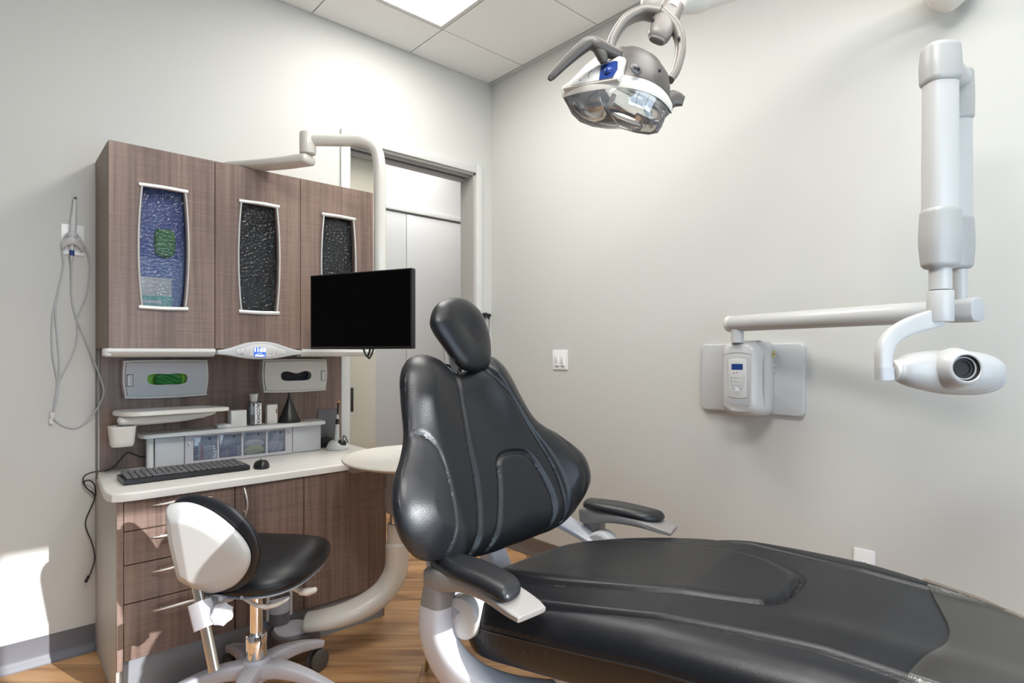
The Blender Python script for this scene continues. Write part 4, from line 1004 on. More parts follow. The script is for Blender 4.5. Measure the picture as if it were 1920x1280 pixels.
lobeL = [(-.245,.115),(-.212,.100),(-.177,.048),(-.169,-.022),(-.184,-.104),(-.205,-.16),(-.232,-.212)]
lobeR = [(.33,.075),(.356,.043),(.383,-.022),(.398,-.099),(.392,-.15),(.374,-.20)]
arch = [(-.060,-.243),(-.02,-.205),(.012,-.165),(.045,-.09),(.060,-.045),(.074,-.005),(.108,.012),(.165,.009),(.206,-.011),(.236,-.077),(.250,-.148),(.240,-.205),(.205,-.250)]
D_ = dense
gro = [(D_(seamL), .011, .010), (D_(seamR), .011, .010), (D_(lobeL), .006, .007), (D_(lobeR), .006, .007), (D_(arch), .009, .008)]
def back_b(Q):
    a, b = Q[:, 0], Q[:, 1]
    lob = .022 * (np.exp(-((a + .26) / .09) ** 2 - ((b + .10) / .12) ** 2) + np.exp(-((a - .40) / .08) ** 2 - ((b + .10) / .12) ** 2))
    sh_ = .018 * (np.exp(-((a + .13) / .08) ** 2) + np.exp(-((a - .19) / .06) ** 2)) * np.exp(-((b - .25) / .14) ** 2)
    mid = -.014 * np.exp(-((a - .07) / .09) ** 2) * np.clip((b + .02) / .2, 0, 1)
    pad = .010 * np.exp(-((a - .15) / .09) ** 2 - ((b + .12) / .10) ** 2)
    return lob + sh_ + mid + pad
bk = obj('backrest', pillow(bo, back_surf(-.030), .045, .030, .075, .05, center=(.04, -.02), rings=84, n=340, grooves=gro, bulge=back_b), M['vinyl'], ch)
obj('back_shell', pillow([(.04 + (x - .04) * .90, -.02 + (y + .02) * .93) for x, y in bo], back_surf(-.055), .004, .05, .02, .12, center=(.04, -.02), rings=24, n=140), M['black'], ch)
# --- headrest
ho = [(-.052,.447),(-.012,.499),(.066,.527),(.133,.520),(.183,.472),(.190,.385),(.162,.308),(.120,.279),(.045,.279),(.012,.300),(-.022,.358),(-.050,.408)]
ho = [(.066 + (x - .066) * .97, .40 + (y - .40) * .97) for x, y in ho]
hd = obj('headrest', pillow(ho, back_surf(.012, 0), .040, .040, .10, .07, rings=40, n=140, bulge=lambda Q: -.016 * np.exp(-((Q[:, 0] - .07) / .07) ** 2 - ((Q[:, 1] - .40) / .09) ** 2)), M['vinyl'], ch)
def bpt(a, b, o): return tuple(BP + a * BS + b * BH + o * BN)
obj('headrest_bracket', [sweep([bpt(.05, .40, -.03), bpt(.05, .30, -.045), bpt(.05, .16, -.075)], (.03, .007), n=16, ex=4, up=(0, 1, 0)), cyl(bpt(-.02, .30, -.02), bpt(.0, .30, -.02), .014, n=20, bev=.002), cyl(bpt(.10, .30, -.02), bpt(.12, .30, -.02), .014, n=20, bev=.002)], M['chrome'], hd)
# --- seat
def ztop(u): return np.interp(u, (-.3, -.1, .15, .5, .8, 1.05, 1.4), (.612, .624, .652, .686, .690, .672, .625))
def seat_surf(off):
    def s(a, b):
        P = np.c_[a, b, ztop(a) + off]
        return P, np.repeat(np.array([[0, 0, 1.]]), len(a), 0)
    return s
so = [(-.03,-.22),(-.085,-.10),(-.095,.04),(-.065,.20),(.015,.34),(.165,.432),(.30,.476),(.48,.512),(.62,.518),(.77,.506),(.94,.478),(1.12,.410),(1.28,.29),(1.38,.11),(1.37,-.06),(1.25,-.17),(1.0,-.245),(.8,-.272),(.6,-.290),(.4,-.303),(.2,-.307),(.07,-.302),(.005,-.272)]
seam1 = [(-.005,-.19),(.03,-.235),(.11,-.262),(.22,-.252),(.43,-.215),(.70,-.165),(.89,-.148),(1.08,-.15)]
seam1b = [(x, .22 - y) for x, y in seam1[1:]]
padg = [(-.06,-.13),(.138,-.150),(.32,-.118),(.508,-.066),(.640,-.018),(.672,.004),(.690,.05),(.696,.12),(.695,.18),(.683,.221),(.640,.262),(.576,.303),(.46,.328),(.35,.331),(.1,.30),(-.04,.22)]
ST_, SR_ = .068, .085
sgro = [(D_(seam1), .016, .010), (D_(seam1b), .016, .010), (D_(padg), .008, .007)]
soc = resample([tuple(p) for p in catmull(so, 10, True)], 700)
padpoly = resample([tuple(p) for p in catmull(padg, 6, False)], 300)
def inside(Q, poly):
    r = np.zeros(len(Q), bool); n = len(poly)
    for i in range(n):
        x0, y0 = poly[i]; x1, y1 = poly[(i + 1) % n]
        c = ((y0 > Q[:, 1]) != (y1 > Q[:, 1])) & (Q[:, 0] < (x1 - x0) * (Q[:, 1] - y0) / (y1 - y0 + 1e-12) + x0); r ^= c
    return r
def seat_b(Q):
    d = pdist(Q, padpoly); ins = inside(Q, padpoly)
    b = np.where(ins, .010 * np.clip(d / .03, 0, 1) ** .6, 0)
    b += .010 * np.exp(-((Q[:, 1] + .14 - .10 * Q[:, 0]) / .06) ** 2)
    b -= .012 * np.exp(-((Q[:, 0] - .08) / .16) ** 2 - ((Q[:, 1] - .1) / .16) ** 2)
    return b
def seat_h(Q):
    d = pdist(Q, soc); d = np.where(inside(Q, soc), d, 0)
    q = np.clip(d / SR_, 0, 1); h = ST_ * np.sqrt(1 - (1 - q) ** 2) + seat_b(Q) * np.clip(d / SR_, 0, 1)
    for line, dep, w in sgro:
        h = h - dep * np.exp(-(pdist(Q, line) / w) ** 2) * np.clip(d / .012, 0, 1)
    return h
obj('seat_cushion', pillow(so, seat_surf(-.068), ST_, .085, SR_, .03, center=(.60, .10), rings=110, n=420, grooves=sgro, bulge=seat_b, pw=1.35), M['vinylm'], ch)
rim = [(float(p[0]), float(p[1]), float(ztop(p[0]) - .069)) for p in soc[::6]]
obj('seat_piping', sweep(rim + rim[:2], .0028, n=8, per=1, smooth=False, cap=False), M['black'], ch)
# --- seat pan and lift under the cushion
obj('seat_pan', sweep([(.16, .02, .485), (.24, .03, .480), (.5, .06, .495), (.95, .08, .50), (1.15, .08, .515)], [(.20, .030), (.24, .052), (.255, .06), (.24, .055), (.20, .03)], n=28, ex=5, up=(0, 0, 1)), M['offw'], ch)
obj('pan_cap', sweep([(.03, -.12, .50), (.10, -.13, .478), (.17, -.13, .476)], [(.05, .010), (.06, .018), (.05, .018)], n=20, ex=3, up=(0, 0, 1), roundcap=.6), M['dgrey'], ch)
obj('lift_column', sweep([(.30, .08, .03), (.30, .08, .25), (.34, .07, .44)], [(.13, .16), (.12, .14), (.15, .12)], n=28, ex=4, up=(1, 0, 0)), M['dgrey'], ch)
obj('floor_plate', prism([tuple(p) for p in catmull([(-.02, -.10), (.05, -.16), (.6, -.14), (.75, -.06), (.75, .2), (.6, .28), (.05, .30), (-.02, .24)], 6, True)], .03, Matrix.Translation((0, 0, .001)), .008), M['dgrey'], ch)
# --- arms, each a pad on a beam on a curved post, with hinge disc and back link
def arm(mirror):
    f = (lambda y: .105 - y) if mirror else (lambda y: y)
    def P3(p): return (p[0], f(p[1]), p[2])
    lab = None
    a = obj('armrest', sweep([P3(p) for p in [(-.052,-.318,.682),(-.02,-.318,.685),(.06,-.316,.695),(.15,-.322,.692),(.225,-.332,.680),(.262,-.338,.672)]], [(.046,.028),(.048,.030),(.048,.021),(.048,.014),(.050,.010),(.044,.008)], n=24, ex=5, up=(0, 0, 1), roundcap=.25), M['armgrey'], ch)
    pol = [(-.055,-.340),(-.050,-.290),(.013,-.262),(.112,-.268),(.180,-.282),(.212,-.312),(.222,-.350),(.208,-.378),(.13,-.374),(.03,-.366)]
    pol = [(x, f(y)) for x, y in pol]
    def asurf(u, v): return np.c_[u, v, .716 - .42 * np.maximum(0, u - .04) ** 2 - .1 * np.maximum(0, -u) ** 2], np.repeat(np.array([[0, 0, 1.]]), len(u), 0)
    obj('arm_pad', pillow(pol, asurf, .022, .010, .03, .015, rings=26, n=120), M['vinyl'], a)
    c1 = [(-.022,-.325,.690),(-.030,-.332,.655),(-.034,-.337,.615)]
    obj('arm_sleeve', sweep([P3(p) for p in c1], [(.034,.036),(.034,.035),(.035,.035)], n=24, ex=4, up=(0, 1, 0)), M['armgrey'], a)
    c2 = [(-.034,-.337,.616),(-.034,-.340,.570),(-.018,-.338,.520),(.020,-.325,.468),(.080,-.295,.425),(.17,-.235,.395),(.30,-.12,.38)]
    obj('curved_post', sweep([P3(p) for p in c2], [(.036,.035),(.038,.036),(.041,.037),(.044,.038),(.047,.040),(.050,.044),(.05,.045)], n=28, ex=4, up=(0, 1, 0)), M['lav'], a)
    hc = (.030, -.300, .595)
    obj('hinge_disc', [cyl(P3((.028,-.318,.590)), P3((.028,-.262,.590)), .052, n=40, bev=.006)], M['white'], a)
    cap = obj('hinge_cap', cyl(P3((.028,-.262,.590)), P3((.028,-.254,.590)), .044, n=40, bev=.002), M['grey'], a)
    if mirror: obj('cap_letters', text_bm('pel', .032, plane_m((.028, f(-.2535) , .592), (1, 0, 0), (0, 0, 1)), .0008), M['lgrey'], cap)
    obj('back_link', sweep([P3(p) for p in [(.028,-.285,.592),(-.04,-.270,.625),(-.11,-.24,.665),(-.155,-.20,.70)]], [(.012,.042),(.012,.040),(.012,.046),(.012,.05)], n=20, ex=4, up=(0, 1, 0)), M['lav'], a)
    return a
arm(False); arm(True)
obj('back_hinge_cover', [sweep([(-.21,-.10,.66),(-.20,-.10,.58),(-.17,-.10,.50),(-.10,-.06,.44),(.15,.0,.44)], [(.05,.06),(.05,.06),(.05,.055),(.05,.05),(.05,.05)], n=24, ex=4, up=(0, 1, 0)), sweep([(-.22,.07,.70),(-.20,.08,.60),(-.12,.08,.50),(.1,.08,.45)], [(.035,.04),(.035,.04),(.04,.04),(.04,.04)], n=20, ex=4, up=(0, 1, 0))], M['lav'], ch)

# --- clear sheet over the foot end
cov = [(.925,.475),(.942,.38),(.959,.289),(.975,.216),(.990,.137),(.991,.065),(.976,-.016),(.952,-.093),(.932,-.172),(.905,-.275)]
outr = []
ctr = np.array((1.12, .12))
cc = [tuple(p) for p in catmull(cov, 8)]
ring = [tuple(ctr + (np.array(p) - ctr) * 1.035) for p in soc[::5]]
right = [p for p in ring if p[0] > np.interp(p[1], [c[1] for c in cc[::-1]], [c[0] for c in cc[::-1]]) + .004]
ang = lambda p: math.atan2(p[1] - ctr[1], p[0] - ctr[0])
allp = sorted(cc + right, key=ang)
def cov_h(Q): return seat_h(np.array(ctr) + (Q - ctr) * .985) + .005
CR = Matrix.Translation(CO) @ Matrix.Rotation(CYAW, 4, 'Z')
bmc = pillow(allp, seat_surf(-.068), 0, 0, 1, 1, center=tuple(ctr), rings=50, n=260, smooth=False, front_only=True, hfun=cov_h, pw=1.2)
cs_ = obj('foot_cover', xf(bmc, CR), M['cover'])
tag(cs_, 'clear glossy plastic sheet over the foot end of the dental chair', 'cover')

# --- thin metal stand on the floor behind the near arm
sd = thing('floor_stand', 'thin beige metal stand leg on the floor behind the near armrest post', 'stand', (-1.1838, -1.0301, 0.0000))
f0 = V((-1.2308, -1.0739, 0.0040))
obj('leg', sweep([f0, V((-1.2407, -1.1039, 0.0736)), V((-1.2529, -1.1332, 0.1875))], [(.006, .010), (.007, .012), (.008, .014)], n=12, ex=4, smooth=False), M['brass'], sd)
obj('brace', sweep([f0 + V((.006, .004, 0)), V((-1.2050, -1.0955, 0.0582)), V((-1.1667, -1.1030, 0.1288))], [(.005, .010), (.006, .010), (.006, .010)], n=12, ex=4, smooth=False), M['offw'], sd)

# ================================================================== x-ray unit on the right-hand wall
xr = thing('xray_unit', 'white wall-mounted dental x-ray unit with folding arm and round head', 'x-ray unit', (-.02, -1.80, .99))
obj('wall_plate', prism(rrect(.466, .305, .022), .024, RWALL(-.0005, -1.7985, 1.1415), .006, 3), M['lgrey'], xr)
secs = [(-.0245, (-1.905, -1.728), (.995, 1.298)), (-.05, (-1.918, -1.722), (.990, 1.302)), (-.09, (-1.914, -1.728), (.990, 1.300)), (-.13, (-1.897, -1.738), (.996, 1.294)), (-.150, (-1.888, -1.744), (1.002, 1.288)), (-.160, (-1.876, -1.754), (1.012, 1.278))]
verts = []; faces = []; n = 48
for x, (ya, yb), (za, zb) in secs:
    pl = resample([tuple(p) for p in rrect(yb - ya, zb - za, .028, 6, (ya + yb) / 2, (za + zb) / 2)], n)
    verts += [(x, p[0], p[1] + (.006 if p[1] > 1.2 else -.006) * (1 - ((p[0] - (ya + yb) / 2) / (.5 * (yb - ya))) ** 2)) for p in pl]
for i in range(len(secs) - 1):
    for k in range(n): faces.append((i * n + k, i * n + (k + 1) % n, (i + 1) * n + (k + 1) % n, (i + 1) * n + k))
faces.append(tuple(range(n))); faces.append(tuple(range(len(secs) * n - 1, (len(secs) - 1) * n - 1, -1)))
bm = from_py(verts, faces); bmesh.ops.recalc_face_normals(bm, faces=bm.faces)
bx_ = obj('control_box', bm, M['xwhite'], xr)
cy0 = -1.815
fx = -.161
obj('side_recess', prism([tuple(p) for p in catmull([(.10, .125), (.115, .06), (.117, 0), (.115, -.06), (.10, -.125), (.052, -.12), (.046, -.06), (.046, .06), (.052, .12)], 4, True)], .002, plane_m((-.0, -1.9085, 1.147), (-1, 0, .0), (0, 0, 1)) @ Matrix.Rotation(math.radians(0), 4, 'Y')), M['lgrey'], bx_)
obj('cover_seam', sweep([V((fx + .001, cy0 + .066, 1.246)), V((fx - .0005, cy0, 1.256)), V((fx + .001, cy0 - .066, 1.246))], .0008, n=6), M['grey'], bx_)
kp_ = obj('keypad', prism([(-.040, -.098), (0, -.104), (.040, -.098), (.040, .055), (.036, .060), (0, .064), (-.036, .060), (-.040, .055)], .003, RWALL(fx + .001, cy0, 1.165), .001), M['white'], bx_)
KX = fx - .0022
obj('lcd', box((KX - .0006, cy0 - .025, 1.182), (KX, cy0 + .025, 1.2065)), M['lcd2'], kp_)
shield = [(-.036, .0)] + [(-.036 + .036 * (1 - math.cos(a)), -.082 * math.sin(a)) for a in np.linspace(.05, PI / 2, 14)] 
shield = [(-.036, .001)] + [(-.036 * math.cos(a), -.080 * math.sin(a)) for a in np.linspace(.08, PI - .08, 26)] + [(.036, .001), (.028, .001)] + [(.027 * math.cos(a), -.052 * math.sin(a)) for a in np.linspace(.05, PI - .05, 22)] + [(-.028, .001)]
obj('key_shield', prism(shield, .0006, RWALL(KX, cy0, 1.160)), M['lgrey'], kp_)
keys = [prism([(.0035 * math.cos(a), .0035 * math.sin(a)) for a in np.linspace(0, 2 * PI, 14, endpoint=False)], .0005, RWALL(KX - .0002, cy0 + dy, z)) for dy, z in [(.024, 1.147), (.024, 1.131), (.018, 1.115), (.015, 1.102), (-.017, 1.102)]] + [prism(rrect(.0035, .006, .001), .0004, RWALL(KX, cy0 + dy, z)) for dy, z in [(.012, 1.147), (.005, 1.147), (-.003, 1.147), (-.011, 1.147), (-.019, 1.147), (.010, 1.131), (-.001, 1.131), (-.012, 1.131), (.006, 1.115), (-.002, 1.115), (-.010, 1.115)]]
obj('keys', keys, M['inkgrey'], kp_)
obj('arrow_keys', [prism([(-.003, -.0025), (.003, -.0025), (0, .003)], .0006, RWALL(KX, cy0 + .014, 1.168)), prism([(-.003, .003), (0, -.0025), (.003, .003)], .0006, RWALL(KX, cy0 + .002, 1.168)), prism([(.0005, .0), (.002, .002), (.002, -.002)], .0006, RWALL(KX, cy0 - .014, 1.168))], M['ink'], kp_)
obj('exposure_key', cyl((KX, cy0 + .001, 1.096), (KX - .0015, cy0 + .001, 1.096), .0095, n=24, bev=.0005), M['white'], kp_)
obj('logo_arc', [sweep([V((KX - .0003, cy0 + .008, 1.2115)), V((KX - .0003, cy0, 1.2135)), V((KX - .0003, cy0 - .008, 1.2115))], .0006, n=6)], M['inkgrey'], kp_)
obj('vent_ribs', [box((fx - .0005, cy0 - .055, 1.054 - .006 * k), (fx + .001, cy0 + .035, 1.0555 - .006 * k)) for k in range(4)], M['lgrey'], bx_)
obj('warning_label', [box((-.060, -1.9205, 1.235), (-.042, -1.9185, 1.262))], M['labelyel'], bx_)
obj('warning_mark', [prism([(-.006, -.005), (.006, -.005), (0, .006)], .0006, plane_m((-.051, -1.9206, 1.248), (-1, 0, 0), (0, 0, 1)))], M['ink'], bx_)
obj('round_label', [box((-.060, -1.921, 1.175), (-.042, -1.9185, 1.205))], M['white'], bx_)
obj('round_mark', [text_bm('i', .016, plane_m((-.051, -1.9212, 1.190), (-1, 0, 0), (0, 0, 1)), .0003), holed([(.008 * math.cos(a), .010 * math.sin(a)) for a in np.linspace(0, 2 * PI, 20, endpoint=False)], [[(.006 * math.cos(a), .008 * math.sin(a)) for a in np.linspace(0, 2 * PI, 20, endpoint=False)]], .0004, plane_m((-.051, -1.9212, 1.190), (-1, 0, 0), (0, 0, 1)))], M['ink'], bx_)
obj('top_notch', prism(rrect(.03, .02, .006), .001, Matrix.Translation((-.085, -1.872, 1.3035))), M['ink'], bx_)
t0, t1 = V((-0.1412, -1.7795, 1.3775)), V((-0.3554, -2.6212, 1.3790))
t1.z = t0.z = 1.378
obj('neck', [cyl((t0 + (t1 - t0) * .035).to_tuple()[:2] + (1.296,), (t0 + (t1 - t0) * .035).to_tuple()[:2] + (1.352,), .026, n=28)], M['xwhite'], xr)
har = obj('horizontal_arm', cyl(t0, t1, .0345, n=36, bev=.003), M['xwhite'], xr)
td = (t1 - t0).normalized()
obj('end_cap', cyl(t0 - td * .016, t0 + td * .004, .036, n=36, bev=.005), M['offw'], har)
obj('end_cap', sweep([t1 - td * .03, t1 + td * .015, t1 + td * .035], [(.036, .036), (.037, .037), (.036, .036)], n=28, ex=3.2, smooth=False, roundcap=.15), M['lgrey'], har)
BX, BY = (-0.3625, -2.6149)
obj('riser', cyl((BX, BY, 1.40), (BX, BY, 1.50), .019, n=24), M['xwhite'], har)
def fold_arm(x, y, zb, zt, w, dq, cap_t, cap_b, nm):
    a = obj(nm, sweep([(x, y, zb), (x, y, (zb + zt) / 2), (x, y, zt)], [(w, dq), (w * .97, dq), (w * .93, dq * .95)], n=32, ex=3.0, up=tuple(RT), smooth=False), M['xwhite'], xr)
    obj('top_cover', sweep([(x, y, zt - cap_t), (x, y, zt - cap_t * .5), (x, y, zt)], [(w * 1.12, dq * 1.12), (w * 1.10, dq * 1.15), (w * 1.02, dq * 1.1)], n=32, ex=3.0, up=tuple(RT), roundcap=.45), M['xcap'], a)
    obj('bottom_cover', sweep([(x, y, zb + cap_b), (x, y, zb + cap_b * .45), (x, y, zb)], [(w * 1.13, dq * 1.12), (w * 1.16, dq * 1.2), (w * 1.02, dq * 1.1)], n=32, ex=2.8, up=tuple(RT), roundcap=.5), M['xcap'], a)
    return a
AX, AY = (-0.5637, -2.6092)
ra = fold_arm(BX + .004, BY + .004, 1.515, 2.085, .029, .032, .13, .13, 'rear_arm')
fa = fold_arm(AX, AY, 1.50, 2.085, .038, .04, .08, .135, 'front_arm')
obj('elbow_joint', cyl((AX, AY, 2.065), (BX, BY, 2.065), .03, n=28), M['xwhite'], fa)
obj('swivel', cyl((AX, AY, 1.425), (AX, AY, 1.49), .027, n=28), M['xwhite'], xr)
zy = [(-0.5637, -2.6092, 1.4221), (-0.5637, -2.6092, 1.3368)]
yk = obj('yoke', [cyl(zy[0], zy[1], .0315, n=32, bev=.002), sweep([V((-0.5637, -2.6092, 1.3500)), V((-0.5944, -2.5817, 1.3383)), V((-0.6386, -2.5489, 1.3204)), V((-0.6750, -2.5230, 1.2938)), V((-0.6959, -2.5110, 1.2557)), V((-0.7027, -2.5116, 1.1947))], [(.026, .010), (.026, .011), (.024, .013), (.022, .015), (.020, .018), (.019, .018)], n=24, ex=4, up=tuple(-FW))], M['xwhite'], xr)
obj('yoke_foot', [sweep([V((-0.7016, -2.5126, 1.2121)), V((-0.7005, -2.5136, 1.1772))], (.021, .019), n=24, ex=4, up=tuple(-FW), smooth=False)], M['lgrey'], yk)
obj('pivot_ring', cyl((-0.6865, -2.5262, 1.2034), (-0.6670, -2.5436, 1.2063), .028, n=32, bev=.003), M['offw'], yk)
hc = V((-0.5695, -2.6309, 1.2034)); 
h0, h1 = V((-0.6735, -2.5378, 1.2048)), V((-0.4484, -2.7191, 1.1971))
def HP(t): return h0 + (h1 - h0) * t
hdx = obj('tube_head', sweep([HP(0), HP(.06), HP(.18), HP(.38), HP(.6), HP(.8), HP(.93), HP(1.0)], [(.030, .030), (.040, .040), (.050, .050), (.056, .058), (.058, .060), (.052, .056), (.038, .042), (.015, .018)], n=40, ex=2.3, up=tuple(FW), roundcap=.5), M['xwhite'], xr)
obj('rear_shell', sweep([HP(.28) + FW * .018 + V((0, 0, -.014)), HP(.5) + FW * .02 + V((0, 0, -.014)), HP(.8) + FW * .02 + V((0, 0, -.014)), HP(.97) + FW * .02 + V((0, 0, -.006)), HP(1.03) + FW * .02 + V((0, 0, -.004))], [(.04, .052), (.05, .0590), (.05, .060), (.042, .050), (.02, .024)], n=36, ex=2.3, up=tuple(FW), roundcap=.5), M['lgrey'], hdx)
cd = (V((-.60, -.78, .02))).normalized()
cc_ = V((-0.6416, -2.6804, 1.2112))
cd = (RT * -.10 - FW * .99 + V((0, 0, .05))).normalized()
def ringm(prof, nn=48):
    x, y, d = frame_of(cd); mt = Matrix((x, y, d)).transposed().to_4x4(); mt.translation = cc_
    return xf(lathe(prof, nn), mt)
obj('cone_collar', ringm([(.056, -.045), (.050, -.02), (.043, -.002), (.039, .004), (.036, .005), (.0335, .003), (.0338, -.004)]), M['xwhite'], hdx)
obj('cone_bore', ringm([(.0335, .002), (.030, -.007), (.0265, -.008), (.0255, -.013), (.020, -.0135), (.019, -.0175), (.0, -.018)]), M['carc'], hdx)
obj('bore_ring', ringm([(.0300, -.0062), (.0268, -.0072), (.0262, -.0095)]), M['grey'], hdx)

# ================================================================== operatory light over the chair
el = thing('operatory_light', 'dental operatory light with taupe handle hanging over the chair', 'dental light', (-1.3009, -2.1103, 1.9475))
A_ = V((-1.3850, -1.9545, 1.9301)); B_ = V((-1.3635, -2.1348, 1.9037)); C_ = V((-1.2197, -2.1830, 1.8630)); D_2 = V((-1.2223, -1.9391, 2.0315)) 
cen = (A_ + B_ + C_ + D_2) / 4
def ringpts(pts, n=96): return np.array([p for p in (lambda q: q)(resample3(pts, n))])
def resample3(pts, n):
    P = np.array([tuple(p) for p in pts] + [tuple(pts[0])], float); d = np.r_[0, np.cumsum(np.linalg.norm(np.diff(P, axis=0), axis=1))]
    t = np.linspace(0, d[-1], n, endpoint=False); return np.c_[[np.interp(t, d, P[:, i]) for i in range(3)]].T
def lerp(a, b, t): return a * (1 - t) + b * t
# rim loop: A -> B along the front face, B -> C along the side, C -> D -> A at the back, bowed outwards
def bow(a, b, k, m=8):
    out = []
    nrm = (b - a).cross(V((0, 0, 1))).normalized()
    mid = (a + b) / 2
    if nrm.dot(mid - cen) < 0: nrm = -nrm
    for i in range(m):
        t = i / m; out.append(lerp(a, b, t) + nrm * (k * 4 * t * (1 - t)))
    return out
rim_ = bow(A_, B_, .012) + bow(B_, C_, .030) + bow(C_, D_2, .045) + bow(D_2, A_, .03)
R0 = resample3(rim_, 96)
cn = np.array(tuple(cen)); UPZ = np.array([0, 0, 1.])
RE_ = R0.mean(0) + (R0 - R0.mean(0)) / np.linalg.norm(R0 - R0.mean(0), axis=1)[:, None] * np.linalg.norm(R0 - R0.mean(0), axis=1).mean()
def loft(levels, capb=True, capt=True, rnd=0):
    verts = []; faces = []; n = 96
    for sc__, dz, sh in levels:
        c = R0.mean(0); kk = rnd * min(1, abs(dz) / .03); L_ = c + ((R0 - c) * (1 - kk) + (RE_ - c) * kk) * sc__ + UPZ * dz + np.array(sh); 
        verts += [tuple(p) for p in L_]
    for i in range(len(levels) - 1):
        for k in range(n): faces.append((i * n + k, i * n + (k + 1) % n, (i + 1) * n + (k + 1) % n, (i + 1) * n + k))
    if capb: faces.append(tuple(range(n)))
    if capt: faces.append(tuple(range(len(levels) * n - 1, (len(levels) - 1) * n - 1, -1)))
    bm = from_py(verts, faces); bmesh.ops.recalc_face_normals(bm, faces=bm.faces); return bm
hs = tuple(RT * .010 + FW * .01)
obj('housing', loft([(.94, .026, (0, 0, 0)), (.94, .034, tuple(RT * .004)), (.86, .060, tuple(RT * .018 + FW * .004)), (.76, .088, tuple(RT * .030 + FW * .008)), (.60, .112, tuple(RT * .036 + FW * .012)), (.38, .126, tuple(RT * .038 + FW * .014)), (.1, .130, tuple(RT * .038 + FW * .014))]), M['taupe'], el)
obj('rim', loft([(1.0, -.002, (0, 0, 0)), (1.012, .004, (0, 0, 0)), (1.01, .022, (0, 0, 0)), (.985, .029, (0, 0, 0)), (.93, .029, (0, 0, 0)), (.93, .0, (0, 0, 0))], False, False), M['offw'], el)
obj('lens', loft([(.985, -.002, (0, 0, 0)), (.975, -.020, tuple(RT * .003)), (.93, -.046, tuple(RT * .007)), (.80, -.068, tuple(RT * .012)), (.58, -.082, tuple(RT * .016)), (.30, -.089, tuple(RT * .018)), (.04, -.091, tuple(RT * .018))], False, True, .85), M['lens'], el)
obj('reflector', loft([(.92, .0, (0, 0, 0)), (.75, .012, (0, 0, 0)), (.5, .022, (0, 0, 0)), (.2, .026, (0, 0, 0)), (.02, .027, (0, 0, 0))], False, True), M['chrome'], el)
bc2 = cen + V((0, 0, -.015))
obj('bulb', sweep([bc2 + FW * -.02, bc2 + FW * .02], .007, n=16, smooth=False, roundcap=.8), M['offw'], el)
# front control panel between A and B
fr_ = (B_ - A_); fr_.normalize()
fn = fr_.cross(V((0, 0, 1))).normalized()
if fn.dot((A_ + B_) / 2 - cen) < 0: fn = -fn
fu = V((0, 0, 1)) - fn * .35
if fr_.cross(fu).dot(fn) < 0: fr2 = -fr_
else: fr2 = fr_
L_ab = (B_ - A_).length
pm = plane_m(lerp(A_, B_, .0) + fn * .018 + V((0, 0, .012)), fr2, fu)
sgnx = 1 if fr2.dot(fr_) > 0 else -1
def fp(pts): return [(sgnx * x, y) for x, y in pts]
fpan = obj('control_panel', prism(fp([(.012, .004), (L_ab - .004, .002), (L_ab + .002, .020), (L_ab - .006, .066), (L_ab - .022, .074), (.10, .060), (.035, .026)]), .012, pm @ Matrix.Translation((0, 0, -.014)), .004, 3), M['offw'], el)
pm2 = pm @ Matrix.Translation((0, 0, .0))
obj('label', prism(fp([(.040, .009), (L_ab - .016, .008), (L_ab - .010, .030), (L_ab - .018, .056), (L_ab - .030, .060), (.10, .047)]), .0012, pm2 @ Matrix.Translation((0, 0, -.0019))), M['white'], fpan)
obj('blue_label', prism(fp([(L_ab - .058, .0085), (L_ab - .018, .008), (L_ab - .012, .030), (L_ab - .019, .054), (L_ab - .030, .058), (L_ab - .068, .0525)]), .0010, pm2 @ Matrix.Translation((0, 0, -.0006))), M['blue'], fpan)
obj('dial', xf(ellipsoid((0, 0, 0), (.011, .011, .008), 24, 12), pm2 @ Matrix.Translation((sgnx * (L_ab - .038), .030, .001))), M['blue'], fpan)
obj('indicator_dots', [xf(ellipsoid((0, 0, 0), (.0018, .0018, .001), 8, 6), pm2 @ Matrix.Translation((sgnx * x, y, -.0006))) for x, y in [(.062, .020), (.086, .030), (.088, .024), (.087, .036), (.090, .042)]], M['ink'], fpan)
# side marks
def side_m(x, y, d): return V((0, 0, 0))
sn = ((C_ - B_).cross(V((0, 0, 1)))).normalized()
if sn.dot((B_ + C_) / 2 - cen) < 0: sn = -sn
obj('side_socket', xf(ellipsoid((0, 0, 0), (.017, .013, .004), 20, 10), plane_m(V((-1.3496, -2.1674, 1.9383)), (C_ - B_).normalized(), (0, 0, 1))), M['dgrey'], el)
obj('socket_holes', [xf(ellipsoid((0, 0, 0), (.0045, .0045, .004), 12, 8), plane_m(V((-1.3557, -2.1672, 1.9390)), (C_ - B_).normalized(), (0, 0, 1))), xf(ellipsoid((0, 0, 0), (.0045, .0045, .004), 12, 8), plane_m(V((-1.3482, -2.1727, 1.9382)), (C_ - B_).normalized(), (0, 0, 1)))], M['ink'], el)
obj('side_screw', ellipsoid((-1.2840, -2.1898, 1.9488), (.004, .004, .005), 12, 8), M['ink'], el)
# rear cover
obj('rear_cover', sweep([V((-1.1886, -2.1303, 1.9103)), V((-1.1697, -2.1539, 1.9223)), V((-1.1531, -2.1755, 1.9145))], [(.012, .024), (.012, .022), (.006, .012)], n=14, ex=4, up=(0, 0, 1)), M['taupe'], el)
